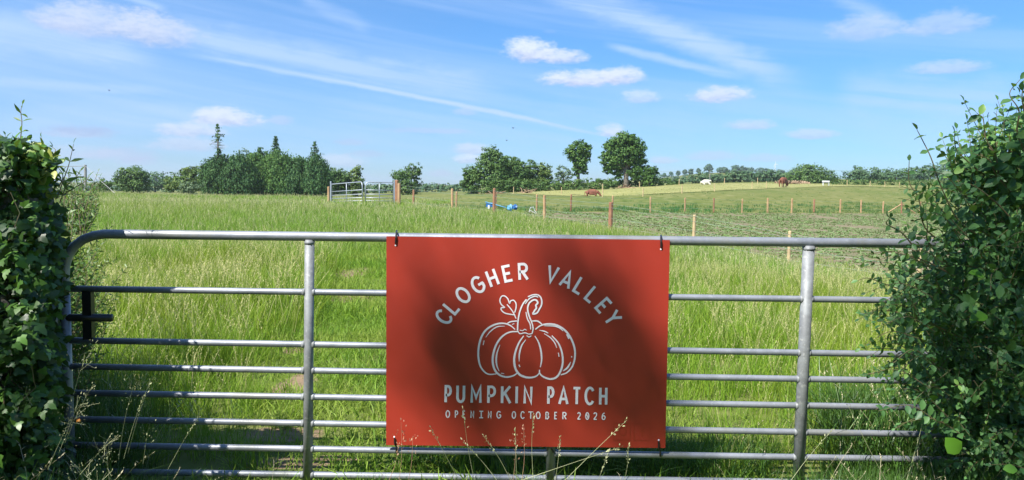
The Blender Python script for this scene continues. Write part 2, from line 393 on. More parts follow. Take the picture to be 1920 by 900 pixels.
# ground: one sheet out past the horizon
rad = np.concatenate([[0.01], np.geomspace(.6, 3200, 190)]); ang = np.concatenate([np.linspace(-math.pi, -.9, 50, endpoint=False), np.linspace(-.9, .9, 340, endpoint=False), np.linspace(.9, math.pi, 50, endpoint=False)])
A_, R_ = np.meshgrid(ang, rad); X_ = R_ * np.sin(A_); Y_ = R_ * np.cos(A_); Z_ = ground(X_, Y_)
na, nr = len(ang), len(rad); idx = np.arange(na * nr).reshape(nr, na)
Fq = np.stack([idx[:-1, :], np.roll(idx, -1, 1)[:-1, :], np.roll(idx, -1, 1)[1:, :], idx[1:, :]], -1).reshape(-1, 4)
tag(mesh_obj('ground', np.stack([X_, Y_, Z_], -1).reshape(-1, 3), Fq[:, ::-1].copy(),
    gmat('meadow_ground', ((.10, .135, .028), (.14, .155, .042), (.25, .235, .10)), (.05, .9), mask=worn_mask), smooth=True), kind='structure')

def patch(name, c00, c10, c11, c01, nu, nv, lift, mat):
    u, v = np.meshgrid(np.linspace(0, 1, nu), np.linspace(0, 1, nv)); c = [np.array(q[:2], float) for q in (c00, c10, c11, c01)]
    XY = (c[0][None, None] * ((1 - u) * (1 - v))[..., None] + c[1] * (u * (1 - v))[..., None] + c[2] * (u * v)[..., None] + c[3] * ((1 - u) * v)[..., None])
    Z = ground(XY[..., 0], XY[..., 1]) + lift
    i = np.arange(nu * nv).reshape(nv, nu); Fp = np.stack([i[:-1, :-1], i[:-1, 1:], i[1:, 1:], i[1:, :-1]], -1).reshape(-1, 4)
    o = mesh_obj(name, np.concatenate([XY, Z[..., None]], -1).reshape(-1, 3), Fp, mat, smooth=True); return tag(o, kind='structure')
# planted plot between the two fences
ndir = (nl1 - nl0) / np.linalg.norm(nl1 - nl0); fdir = (fl1 - fl0) / np.linalg.norm(fl1 - fl0)
plotA, plotB = nl0 + ndir * 9.5, nl0 + ndir * 44; plotC, plotD = fl0 + fdir * 62, fl0 + fdir * 5
soil_m = gmat('tilled_soil', ((.22, .175, .115), (.17, .15, .085), (.12, .17, .06)), (.25, 3.0), bump=1.0)
patch('vegetable_plot', plotA, plotB, plotC, plotD, 90, 90, .03, soil_m)
# mown hay field rising to the crest
hayq = [G(925, 98), G(1208, 79), G(1610, 126), G(1560, 150)]
hay_m = gmat('mown_hay', ((.235, .24, .085), (.29, .285, .11), (.17, .20, .065)), (.12, 1.6), bump=.8)
hp = [G(930, 107), G(1115, 107), G(1215, 95), G(1300, 95), G(1400, 102), G(1470, 120), G(1560, 128), G(1720, 150)]
hq = [G(930, 113), G(985, 116), G(1080, 121), G(1180, 127), G(1290, 132), G(1400, 142), G(1520, 152), G(1720, 158)]
V = []; nseg = 12; nv = 16
for k in range(len(hp) - 1):
    for i in range(nseg + (k == len(hp) - 2)):
        a = hp[k][:2] + (hp[k + 1][:2] - hp[k][:2]) * i / nseg; b2 = hq[k][:2] + (hq[k + 1][:2] - hq[k][:2]) * i / nseg
        for j in range(nv): V.append(a + (b2 - a) * j / (nv - 1))
V = np.array(V); Z = ground(V[:, 0], V[:, 1]) + .05; nc = len(V) // nv; i = np.arange(nc * nv).reshape(nc, nv)
tag(mesh_obj('hay_field', np.column_stack([V, Z]), np.stack([i[:-1, :-1], i[1:, :-1], i[1:, 1:], i[:-1, 1:]], -1).reshape(-1, 4), hay_m, smooth=True), kind='structure')
HAYP = np.array([q[:2] for q in hp]); HAYQ = np.array([q[:2] for q in hq])
def in_poly(x, y, poly):
    ins = np.zeros(len(x), bool); n = len(poly); j = n - 1
    for i in range(n):
        xi, yi = poly[i]; xj, yj = poly[j]
        c = ((yi > y) != (yj > y)) & (x < (xj - xi) * (y - yi) / (yj - yi + 1e-12) + xi); ins ^= c; j = i
    return ins
HAYPOLY = list(HAYP) + list(HAYQ[::-1]); PLOTPOLY = [plotA, plotB, plotC, plotD]

# ------------------------------------------------------------------ leaf / blade geometry
def frames(N, n=None):
    """orthonormal frames; n = wanted normals"""
    if n is None: n = rng.normal(size=(N, 3))
    n = n / (np.linalg.norm(n, axis=1, keepdims=True) + 1e-9)
    a = rng.normal(size=(N, 3)); t = np.cross(n, a); t /= np.linalg.norm(t, axis=1, keepdims=True) + 1e-9
    return t, np.cross(n, t), n
def scatter(tv, tf, Pn, S, t, b, n, rnd):
    """copies template (x along t, y along b, z along n) to every point"""
    tv = np.asarray(tv, float); S = np.asarray(S, float).reshape(-1, 1, 1)
    V = Pn[:, None] + S * (tv[None, :, 0:1] * t[:, None] + tv[None, :, 1:2] * b[:, None] + tv[None, :, 2:3] * n[:, None])
    k = len(tv); N = len(Pn); tf = np.asarray(tf)
    Fs = (tf[None] + (np.arange(N) * k)[:, None, None]).reshape(-1, tf.shape[1])
    return V.reshape(-1, 3), Fs, np.repeat(rnd, k)
QUAD = ([(-.5, 0, 0), (0, -.32, .08), (.5, 0, -.05), (0, .32, .08)], [(0, 1, 2, 3)])
OVAL = ([(0, 0, 0), (0, .5, .0), (0, 1, -.14), (.20, .22, .07), (.30, .55, .07), (-.20, .22, .07), (-.30, .55, .07), (.16, .84, -.02), (-.16, .84, -.02)],
        [(0, 3, 4, 1), (1, 4, 7, 2), (0, 1, 6, 5), (1, 2, 8, 6)])
LANCE = ([(0, 0, 0), (.0, .5, -.02), (0, 1, -.16), (.12, .35, .04), (.10, .7, 0), (-.12, .35, .04), (-.10, .7, 0)],
         [(0, 3, 4, 1), (1, 4, 2, 2), (0, 1, 6, 5), (1, 2, 2, 6)])
LANCE = ([(0, 0, 0), (.13, .35, .05), (.11, .68, .0), (0, 1, -.15), (-.11, .68, 0), (-.13, .35, .05), (0, .35, -.01), (0, .68, -.05)],
         [(0, 1, 2, 7), (0, 7, 4, 5), (7, 2, 3, 3), (7, 3, 3, 4)])
def fix(tpl):   # only true quads: degenerate ones become diamonds
    return tpl
LANCE = ([(0, 0, 0), (.13, .42, .04), (0, .45, -.01), (-.13, .42, .04), (0, 1, -.15), (.09, .72, -.01), (-.09, .72, -.01)],
         [(0, 1, 5, 2), (0, 2, 6, 3), (2, 5, 4, 6)])
IVY = ([(0, 0, 0), (.22, -.10, -.02), (.50, .16, -.05), (.26, .38, .05), (.24, .62, .0), (0, 1, -.10), (-.24, .62, .0), (-.26, .38, .05), (-.50, .16, -.05), (-.22, -.10, -.02), (0, .45, .02)],
       [(0, 1, 2, 3), (0, 3, 4, 10), (10, 4, 5, 6), (0, 10, 6, 7), (0, 7, 8, 9)])
def unit(v): return v / (np.linalg.norm(v, axis=-1, keepdims=True) + 1e-9)

def tuft(name, nb, h, spread, wd, lean, mat, seed, stalks=0, seg=3):
    r = np.random.default_rng(seed); V = []; Fs = []; A = []
    for i in range(nb + stalks):
        st = i >= nb
        rr = spread * math.sqrt(r.random()); th = r.random() * 6.283; base = np.array([rr * math.cos(th), rr * math.sin(th), -.02])
        ph = r.random() * 6.283; d = np.array([math.cos(ph), math.sin(ph), 0]); hh = h * (r.uniform(.5, 1.1) if not st else r.uniform(1.05, 1.45))
        bd = lean * r.uniform(.1, 1.3) * (.5 if st else 1); fc = ph + r.uniform(.6, 2.5); sd = np.array([math.cos(fc), math.sin(fc), 0])
        c = (1.8 + .2 * r.random()) if st else r.random(); ww = wd * r.uniform(.7, 1.2) * (.35 if st else 1)
        b0 = len(V); sg = seg
        for k in range(sg + 1):
            tt = k / sg; pt = base + d * bd * hh * tt ** 1.8 + np.array([0, 0, hh * tt * (1 - .35 * bd * tt)])
            wk = ww * (1 - tt) ** .6 if not st else ww
            if k < sg or st: V += [pt - sd * wk / 2, pt + sd * wk / 2]; A += [c, c]
            else: V += [pt - sd * ww * .06, pt + sd * ww * .06]; A += [c, c]
        Fs += [(b0 + 2 * k, b0 + 2 * k + 1, b0 + 2 * k + 3, b0 + 2 * k + 2) for k in range(sg)]
        if st:   # seed head: little spikelets up the top of the stalk
            for q in range(9):
                z0 = 1 - .028 * q; pt = base + d * bd * hh * z0 ** 1.8 + np.array([0, 0, hh * z0 * (1 - .35 * bd * z0)])
                a = r.random() * 6.283; o = np.array([math.cos(a), math.sin(a), .7]) * hh * .035 * r.uniform(.6, 1.3); s2 = np.array([-math.sin(a), math.cos(a), 0]) * ww * 1.2
                b0 = len(V); V += [pt, pt + o * .5 + s2, pt + o, pt + o * .5 - s2]; A += [2.0] * 4; Fs += [(b0, b0 + 1, b0 + 2, b0 + 3)]
    return mesh_obj(name, np.array(V), np.array(Fs), mat, attrs={'rnd': A}, link=False)

def collection(name, objs):
    c = bpy.data.collections.new(name)
    for o in objs: c.objects.link(o)
    return c
def instancer(name, pts, rotz, scl, idx, coll, tilt=.12):
    me = bpy.data.meshes.new(name); n = len(pts); me.vertices.add(n); me.vertices.foreach_set('co', np.asarray(pts, np.float32).ravel())
    a = me.attributes.new('rot', 'FLOAT_VECTOR', 'POINT')
    rot = np.stack([rng.normal(0, tilt, n), rng.normal(0, tilt, n), rotz], -1); a.data.foreach_set('vector', rot.astype(np.float32).ravel())
    a = me.attributes.new('scl', 'FLOAT', 'POINT'); a.data.foreach_set('value', np.asarray(scl, np.float32))
    a = me.attributes.new('idx', 'INT', 'POINT'); a.data.foreach_set('value', np.asarray(idx, np.int32))
    o = bpy.data.objects.new(name, me); COL.objects.link(o)
    ng = bpy.data.node_groups.new(name, 'GeometryNodeTree')
    ng.interface.new_socket(name='Geometry', in_out='INPUT', socket_type='NodeSocketGeometry'); ng.interface.new_socket(name='Geometry', in_out='OUTPUT', socket_type='NodeSocketGeometry')
    N = ng.nodes; L = ng.links; gi = N.new('NodeGroupInput'); go = N.new('NodeGroupOutput'); ip = N.new('GeometryNodeInstanceOnPoints')
    ci = N.new('GeometryNodeCollectionInfo'); ci.inputs[0].default_value = coll; ci.inputs['Separate Children'].default_value = True; ci.inputs['Reset Children'].default_value = True
    def na(nm, dt):
        q = N.new('GeometryNodeInputNamedAttribute'); q.data_type = dt; q.inputs['Name'].default_value = nm
        return [s for s in q.outputs if s.enabled][0]
    L.new(gi.outputs[0], ip.inputs['Points']); L.new(ci.outputs[0], ip.inputs['Instance']); ip.inputs['Pick Instance'].default_value = True
    L.new(na('idx', 'INT'), ip.inputs['Instance Index']); L.new(na('rot', 'FLOAT_VECTOR'), ip.inputs['Rotation']); L.new(na('scl', 'FLOAT'), ip.inputs['Scale'])
    L.new(ip.outputs[0], go.inputs[0])
    md = o.modifiers.new('scatter', 'NODES'); md.node_group = ng
    return tag(o, kind='stuff')
def vnoise(x, y, s, seed=0):
    """cheap smooth value noise 0..1"""
    r = np.random.default_rng(seed); tb = r.random((64, 64)); xs = np.asarray(x) / s; ys = np.asarray(y) / s
    xi = np.floor(xs).astype(int); yi = np.floor(ys).astype(int); fx = xs - xi; fy = ys - yi; fx = fx * fx * (3 - 2 * fx); fy = fy * fy * (3 - 2 * fy)
    g = lambda i, j: tb[i % 64, j % 64]
    return (g(xi, yi) * (1 - fx) + g(xi + 1, yi) * fx) * (1 - fy) + (g(xi, yi + 1) * (1 - fx) + g(xi + 1, yi + 1) * fx) * fy
def wedge(y0, y1, dens, margin=.12, xoff=.8):
    """random ground points in the view wedge (plus a margin to each side)"""
    kx = 960 / F + margin; area = kx * (y1 * y1 - y0 * y0) + 2 * xoff * (y1 - y0); n = int(area * dens)
    y = np.sqrt(rng.random(n) * (y1 * y1 - y0 * y0) + y0 * y0); x = (rng.random(n) * 2 - 1) * (kx * y + xoff); return x, y
def meadow(x, y):     # on the meadow side of the near fence, left of it everything
    m = side(nl0, nl1, x, y) < 0.0
    beyond = (y > 40 - .0) & (x < nl0[0] + 0)
    return m | beyond
# ------------------------------------------------------------------ grass
def track_d(x, y):            # distance from the worn wheel track behind the gate
    cx = np.interp(y, [3, 4, 5, 7, 9, 12, 20], [-.9, -1.0, -1.4, -1.75, -2.05, -2.6, -4.0]); return x - cx
def lawnness(x, y):
    d = track_d(x, y); rgt = np.interp(y, [3, 5, 8, 12, 20], [1.9, 2.2, 2.2, 1.6, 1.0])
    l = np.clip((d + .55) / .5, 0, 1) * np.clip((rgt - d) / .8 + .5, 0, 1)
    return l * np.clip((22 - y) / 9, 0, 1)
def worn_at(x, y):
    w_ = np.zeros(len(x))
    for q, rx, ry in WORN: w_ = np.maximum(w_, 1.25 - ((x - q[0]) / rx) ** 2 - ((y - q[1]) / ry) ** 2 + (vnoise(x, y, .15, 5) - .5) * 1.2)
    return w_
tall = collection('tall_tufts', [tuft('tall_a%d' % i, 26, .42, .14, .0075, .55, M['grass'], 10 + i, stalks=s) for i, s in enumerate((0, 1, 2, 5))])
short = collection('short_tufts', [tuft('short_a%d' % i, 34, .10, .13, .0065, .9, M['lawn'], 20 + i, seg=2) for i in range(3)])
mid = collection('mid_tufts', [tuft('mid_a%d' % i, 22, .38, .22, .013, .6, M['field_grass'], 30 + i, stalks=s, seg=2) for i, s in enumerate((0, 1, 2))])
far = collection('far_tufts', [tuft('far_a%d' % i, 20, .34, .40, .028, .6, M['field_grass'], 40 + i, stalks=s, seg=2) for i, s in enumerate((0, 1, 3))])
band = collection('band_tufts', [tuft('band_a%d' % i, 20, .36, .50, .045, .6, M['band_grass'], 50 + i, stalks=0, seg=2) for i in range(2)])
def lay(name, x, y, s, coll, k, sink=0.0):
    z = ground(x, y) - sink; n = len(x)
    return instancer(name, np.column_stack([x, y, z]), rng.random(n) * 6.283, s, rng.integers(0, k, n), coll)
x, y = wedge(3.62, 13, 75); lw = lawnness(x, y); wn = worn_at(x, y); keep = (rng.random(len(x)) > lw * 1.15) & (wn < .25) & meadow(x, y)
lush = vnoise(x, y, 1.4, 3)
nearx = np.clip((y - 3.6) / 3.5, 0, 1)
s = (.58 + .44 * lush) * rng.uniform(.75, 1.2, len(x)) * (.62 + .38 * nearx); s *= np.where(x < -1.9, 1.12, 1)
lay('tall_meadow_grass', x[keep], y[keep], s[keep], tall, 4)
x, y = wedge(3.5, 20, 120); lw = lawnness(x, y); wn = worn_at(x, y); keep = (rng.random(len(x)) < lw * 1.3 + .1) & (wn < .15 + 1.2 * (rng.random(len(x)) < .22)) & meadow(x, y)
lay('short_track_grass', x[keep], y[keep], (rng.uniform(.6, 1.5, len(x)) * (.8 + .7 * vnoise(x, y, .8, 9)))[keep], short, 3)
x, y = wedge(12.5, 34, 22); lw = lawnness(x, y); sd = side(nl0, nl1, x, y) / np.linalg.norm(nl1 - nl0); keep = (rng.random(len(x)) > lw * .8) & (meadow(x, y) | ((sd < 4.5) & (rng.random(len(x)) < .5 * np.exp(-sd / 1.6)))) & (worn_at(x, y) < .2)
lay('middle_meadow_grass', x[keep], y[keep], (rng.uniform(.65, 1.15, len(x)) * (.8 + .4 * vnoise(x, y, 3, 4)))[keep], mid, 3)
x, y = wedge(29, 75, 7.5); keep = meadow(x, y)
lay('far_meadow_grass', x[keep], y[keep], (rng.uniform(.65, 1.15, len(x)) * (.8 + .4 * vnoise(x, y, 6, 6)))[keep], far, 3)
# rough grass beyond the second fence, as far as the hay
x, y = wedge(40, 150, 1.3, .03, 2)
k1 = (side(fl0, fl1, x, y) > .3) & ~in_poly(x, y, HAYPOLY) & (x > -9)
k2 = y > 0
dd = side(fl0, fl1, x, y) / np.linalg.norm(fl1 - fl0)
s = np.where(dd < 9, 1.0, .55) * rng.uniform(.6, 1.15, len(x)) * np.where(y > 90, .8, 1)
keep = k1 & k2 & ((dd < 8 + 5 * (vnoise(x, y, 7, 8) - .5)) | (rng.random(len(x)) < .12)); lay('rough_field_grass', x[keep], y[keep], s[keep], band, 2)
# strip between gate corner and second fence
x, y = wedge(33, 60, 5, .02, 1); keep = (side(nl0, nl1, x, y) > .2) & (side(fl0, fl1, x, y) < .3) & ~in_poly(x, y, PLOTPOLY)
lay('fence_strip_grass', x[keep], y[keep], rng.uniform(.4, .95, keep.sum()), far, 3)
# young crop in rows
def crop_tpl(nm, seed, n=15):
    r = np.random.default_rng(seed); N = n; ph = r.random(N) * 6.283; d = np.stack([np.cos(ph), np.sin(ph), r.uniform(.3, 1.1, N)], -1); d = unit(d)
    side_ = unit(np.cross(d, [0, 0, 1.0])); nn = np.cross(side_, d); Pn = np.column_stack([r.normal(0, .10, N), r.normal(0, .10, N), np.zeros(N) + .01])
    V, Fs, A = scatter(OVAL[0], OVAL[1], Pn, r.uniform(.08, .18, N), side_, d, nn, r.random(N)); return mesh_obj(nm, V, Fs, M['crop'], attrs={'rnd': A}, link=False)
crop = collection('crop_plants', [crop_tpl('crop_a%d' % i, 60 + i) for i in range(3)])
rowdir = fdir; rown = np.array([-rowdir[1], rowdir[0]]); pts = []
xx, yy = wedge(18, 95, 20, .05, 1)
v = xx * rown[0] + yy * rown[1]; u_ = xx * rowdir[0] + yy * rowdir[1]; v2 = np.round(v / .75) * .75 + rng.normal(0, .13, len(v))
weeds = rng.random(len(v)) < .4; v2 = np.where(weeds, v, v2)
xx, yy = u_ * rowdir[0] + v2 * rown[0], u_ * rowdir[1] + v2 * rown[1]
keep = in_poly(xx, yy, PLOTPOLY) & (vnoise(xx, yy, 3.0, 12) > .34 * rng.random(len(xx)) + .10)
lay('young_crop', xx[keep], yy[keep], (rng.uniform(.3, .72, len(xx)) * np.where(weeds, .9, 1.1))[keep], crop, 3)
# hay stubble lumps
stub = collection('hay_wisps', [tuft('hay_a%d' % i, 14, .12, .6, .05, 1.3, leafy('hay_wisp', (.17, .20, .06), (.29, .29, .115), None, .1, .8), 70 + i, seg=2) for i in range(2)])
xx, yy = wedge(76, 158, 1.1, -.05, 0); keep = in_poly(xx, yy, HAYPOLY)
lay('hay_stubble', xx[keep], yy[keep], rng.uniform(.5, 1.4, keep.sum()), stub, 2)

# ------------------------------------------------------------------ gate
GY = 3.44
def rl(k, px):        # rail k height (pixel row) at column px
    a = (442.8, 547, 645, 694, 743.5, 793, 841, 889.5)[k]; b = (453, 559.2, 659.6, 708.8, 758.5, 808.3, 855.6, 902.5)[k]
    return a + (b - a) * (px - 540) / 860
gate = thing('field_gate', 'galvanised steel tubular field gate with eight rails across the foreground', 'gate', P(960, rl(7, 960), GY))
pts = [P(x, y, GY) for x, y in ((122, 549), (121, 520), (122, 498), (128, 478), (140, 461), (156, 449), (175, 442), (195, rl(0, 195)), (400, rl(0, 400)), (900, rl(0, 900)), (1450, rl(0, 1450)), (1980, rl(0, 1980)))]
MB().tube(pts, .0215, 16).build('top_rail', M['steel'], gate, True)
for k in range(1, 8):
    MB().tube([P(x, rl(k, x), GY) for x in (126, 400, 700, 1000, 1300, 1600, 1976)], .0150, 12).build('rail', M['steel'], gate, True)
def stile(a, b, r, mat, name='stile'):
    mb = MB(); mb.tube([P(*a, GY), P((a[0] + b[0]) / 2, (a[1] + b[1]) / 2, GY - .001), P(*b, GY)], r, 16)
    if name == 'stile':      # weld beads where the rails meet the stile
        mb.tube([P(a[0], a[1] + 3, GY), P(a[0], a[1] + 9, GY)], [r * 1.12, r * 1.05], 12)
        for k in range(1, 8):
            xk = (a[0] + b[0]) / 2; yk = rl(k, xk); xk = a[0] + (b[0] - a[0]) * (yk - a[1]) / (b[1] - a[1])
            for s_ in (-1, 1): mb.tube([P(xk + s_ * 7, yk, GY), P(xk + s_ * 12.5, yk, GY)], [.0195, .0162], 12)
    return mb.build(name, mat, gate, True)
stile((122, 551), (133, rl(7, 133) + 4), .021, M['steel'], 'end_stile')
stile((580.5, rl(0, 580) + 6), (577, rl(7, 577) + 14), .0222, M['old_steel'])
stile((1040, rl(0, 1040) + 6), (1031.5, rl(7, 1031) + 14), .0222, M['old_steel'])
stile((1516.5, rl(0, 1516) + 6), (1496, rl(7, 1496) + 14), .0265, M['old_steel'])
stile((1978, rl(0, 1978) - 6), (1950, rl(7, 1950) + 4), .024, M['steel'], 'end_stile')
# latch: upright between rails 2 and 3 with a sliding bolt
mb = MB(); q0, q1 = P(167, rl(1, 167) + 3, GY), P(165, rl(2, 165) - 3, GY); mb.box((q0 + q1) / 2, (.042, .03, abs(q0[2] - q1[2]))); lat = mb.build('latch_upright', M['black'], gate)
bt = MB().tube([P(60, 595, GY - .002), P(210, 596, GY - .002)], .018, 10).build('latch_bolt', M['black'], gate, True)

# ------------------------------------------------------------------ sign
SY = GY - .030
def SP(px, py, off=0.0): return P(px, py, SY - off)
sign = thing('gate_sign', 'terracotta red Clogher Valley Pumpkin Patch board with white print tied to the gate', 'sign', SP(987, 640))
c4 = [(724.5, 443), (1256, 450), (1247.5, 840), (724, 834.5)]
V = [SP(*c) for c in c4] + [SP(*c, -.005) for c in c4]
mesh_obj('board', V, [(0, 3, 2, 1), (4, 5, 6, 7), (0, 1, 5, 4), (1, 2, 6, 5), (2, 3, 7, 6), (3, 0, 4, 7)], M['sign']); o = bpy.data.objects['board']; rebase(o, sign)
o.data.materials.append(M['sign_edge'])
for p_ in o.data.polygons[2:]: p_.material_index = 1
def spline(pts, per=6):
    pts = np.array(pts, float)
    if len(pts) < 3: return pts
    e = np.vstack([2 * pts[0] - pts[1], pts, 2 * pts[-1] - pts[-2]]); out = []
    for i in range(1, len(e) - 2):
        for k in range(per):
            t = k / per; p0, p1, p2, p3 = e[i - 1], e[i], e[i + 1], e[i + 2]
            out.append(.5 * ((2 * p1) + (-p0 + p2) * t + (2 * p0 - 5 * p1 + 4 * p2 - p3) * t * t + (-p0 + 3 * p1 - 3 * p2 + p3) * t ** 3))
    out.append(pts[-1]); return np.array(out)
class Ink:
    def __init__(s): s.V = []; s.F = []; s.k = 0
    def stroke(s, pts, w0, w1=None, smooth=True, taper=False, closed=False):
        """ribbon through pts (photo pixels) of width w0..w1, laid just proud of the board"""
        p = spline(pts) if smooth else np.array(pts, float)
        if not smooth and len(p) > 2:      # keep corners: mitre
            pass
        n = len(p); w1 = w0 if w1 is None else w1; off = .0012 + s.k * .00003; s.k += 1; b = len(s.V)
        for i in range(n):
            if closed: d0 = p[i] - p[i - 1 if i else n - 2]; d1 = p[(i + 1) if i < n - 1 else 1] - p[i]
            else: d0 = p[i] - p[max(i - 1, 0)]; d1 = p[min(i + 1, n - 1)] - p[i]
            if i == 0 and not closed: d0 = d1
            if i == n - 1 and not closed: d1 = d0
            d0 = d0 / (np.linalg.norm(d0) + 1e-9); d1 = d1 / (np.linalg.norm(d1) + 1e-9); tg = d0 + d1; tg /= np.linalg.norm(tg) + 1e-9
            nr = np.array([-tg[1], tg[0]]); mit = 1 / max(.45, abs(np.dot(nr, np.array([-d0[1], d0[0]]))))
            f = i / max(1, n - 1); ww = w0 + (w1 - w0) * math.sin(math.pi * f) if (taper or w1 != w0) else w0
            a = p[i] + nr * ww / 2 * mit; c = p[i] - nr * ww / 2 * mit
            s.V += [SP(*a, off), SP(*c, off)]
        s.F += [(b + 2 * i, b + 2 * i + 1, b + 2 * i + 3, b + 2 * i + 2) for i in range(n - 1)]
    def build(s, name, mat):
        # one lettering mesh, normals towards the lane
        o = mesh_obj(name, s.V, s.F, mat); return rebase(o, sign)
def arc(cx, cy, rx, ry, a0, a1, n=14): return [(cx + rx * math.cos(R(a)), cy + ry * math.sin(R(a))) for a in np.linspace(a0, a1, n)]
# glyphs in a box: x 0..w, y 0 (top) .. 1 (bottom); (points, is_smooth)
GL = {
 'C': (.62, [(arc(.34, .5, .32, .48, -38, -322, 22), 1)]), 'L': (.5, [([(.06, 0), (.06, .96), (.5, .96)], 0)]),
 'O': (.68, [(arc(.34, .5, .31, .47, -90, 270, 28), 2)]), 'G': (.68, [(arc(.36, .5, .33, .47, -40, -330, 22) + [(.655, .52)], 1), ([(.70, .53), (.36, .53)], 0)]),
 'H': (.62, [([(.06, 0), (.06, 1)], 0), ([(.56, 0), (.56, 1)], 0), ([(.06, .5), (.56, .5)], 0)]),
 'E': (.52, [([(.52, .045), (.06, .045), (.06, .955), (.52, .955)], 0), ([(.06, .5), (.45, .5)], 0)]),
 'R': (.60, [([(.06, 1), (.06, .045), (.30, .045)] + arc(.32, .28, .22, .235, -90, 90, 10) + [(.06, .515)], 0), ([(.26, .52), (.57, 1)], 0)]),
 'V': (.64, [([(.03, 0), (.32, .97), (.61, 0)], 0)]), 'A': (.66, [([(.03, 1), (.33, .03), (.63, 1)], 0), ([(.13, .70), (.53, .70)], 0)]),
 'Y': (.62, [([(.03, 0), (.31, .5), (.31, 1)], 0), ([(.31, .5), (.59, 0)], 0)]),
 'P': (.56, [([(.06, 1), (.06, .045), (.26, .045)] + arc(.28, .31, .24, .265, -90, 90, 10) + [(.06, .575)], 0)]),
 'U': (.62, [([(.06, 0), (.06, .66)] + arc(.31, .68, .25, .28, 180, 0, 12) + [(.56, .66), (.56, 0)], 0)]),
 'M': (.74, [([(.06, 1), (.06, .04), (.37, .70), (.68, .04), (.68, 1)], 0)]), 'K': (.64, [([(.06, 0), (.06, 1)], 0), ([(.60, 0), (.08, .55)], 0), ([(.24, .40), (.62, 1)], 0)]),
 'I': (.12, [([(.06, 0), (.06, 1)], 0)]), 'J': (.5, [([(.25, .04), (.25, .96)], 0), ([(0, .04), (.5, .04)], 0), ([(0, .96), (.5, .96)], 0)]),
 'N': (.62, [([(.06, 1), (.06, .04), (.56, .96), (.56, 0)], 0)]), 'T': (.60, [([(0, .045), (.60, .045)], 0), ([(.30, .05), (.30, 1)], 0)]),
 'B': (.56, [([(.06, .045), (.06, .955), (.28, .955)] + arc(.28, .73, .23, .225, 90, -90, 9) + [(.06, .505)], 0), ([(.30, .50)] + arc(.27, .275, .20, .23, 88, -90, 9) + [(.02, .045)], 0)]),
 '2': (.54, [(arc(.26, .27, .23, .24, -165, 25, 10) + [(.40, .50), (.20, .75), (.04, .95)], 1), ([(.02, .955), (.52, .955)], 0)]),
 '0': (.60, [(arc(.30, .5, .26, .47, -90, 270, 26), 2), ([(.16, .27), (.44, .73)], 0)]),
 '6': (.56, [([(.44, .05), (.25, .12), (.10, .33), (.055, .62)], 1), (arc(.28, .69, .225, .27, 180, 540, 20), 2)]),
}
def letter(ink, ch, cx, cy, h, wpx, ang, sw):
    """glyph centred at (cx, cy) photo pixels, height h, width wpx, turned by ang (clockwise)"""
    gw, st = GL[ch]; ca, sa = math.cos(ang), math.sin(ang)
    for pts, sm in st:
        q = []
        for gx, gy in pts:
            X = (gx / gw - .5) * (wpx - sw * (ch not in 'IJ') * .5) if ch != 'I' else 0; Yp = (gy - .5) * h
            q.append((cx + X * ca - Yp * sa, cy + X * sa + Yp * ca))
        ink.stroke(q, sw, smooth=(sm == 1), closed=(sm == 2))
ink = Ink(); C0 = (712, 814); Rr = 706
for ch, zx, zy, ww in (('C', 118, 428, 20), ('L', 170, 357, 17.5), ('O', 252, 270, 23.5), ('G', 357, 198, 23), ('H', 460, 149, 20), ('E', 565, 121, 17.5), ('R', 678, 107, 20),
                       ('V', 885, 122, 22), ('A', 982, 175, 22), ('L', 1070, 220, 17), ('L', 1152, 284, 17), ('E', 1230, 358, 17.5), ('Y', 1306, 437, 21)):
    dx, dy = zx - C0[0], zy - C0[1]; a = math.atan2(dx, -dy); k = Rr / math.hypot(dx, dy); zx, zy = C0[0] + dx * k, C0[1] + dy * k
    letter(ink, ch, 800 + zx / 3.75, 480 + zy / 3.75, 30.5, ww, a, 5.0)
ink.build('arched_lettering', M['white_ink'])
ink = Ink()
for ch, x0, x1 in (('P', 165, 240), ('U', 275, 370), ('M', 410, 527), ('P', 568, 660), ('K', 697, 805), ('I', 840, 865), ('N', 912, 1008), ('P', 1138, 1212), ('A', 1245, 1348), ('T', 1380, 1465), ('C', 1495, 1590), ('H', 1628, 1718)):
    xm = (x0 + x1) / 2; ym = 194 + (xm - 165) * .0148; letter(ink, ch, 800 + xm / 5.053, 700 + ym / 5.053, 31.5, (x1 - x0) / 5.053 - 1.5, .0148, 4.9)
ink.build('title_lettering', M['white_ink'])
ink = Ink()
for ch, x0, x1 in (('O', 178, 222), ('P', 265, 300), ('E', 338, 368), ('N', 413, 452), ('J', 497, 537), ('N', 578, 617), ('G', 660, 707), ('O', 805, 848), ('C', 888, 930), ('T', 960, 1012), ('O', 1033, 1080), ('B', 1122, 1163), ('E', 1207, 1238), ('R', 1283, 1328), ('2', 1425, 1462), ('0', 1500, 1543), ('2', 1578, 1617), ('6', 1655, 1698)):
    xm = (x0 + x1) / 2; ym = 385 + (xm - 178) * .0145; letter(ink, ch, 800 + xm / 5.053, 700 + ym / 5.053, 13.2, (x1 - x0) / 5.053 - .6, .0145, 2.05)
ink.build('opening_date_lettering', M['white_ink'])
ink = Ink()
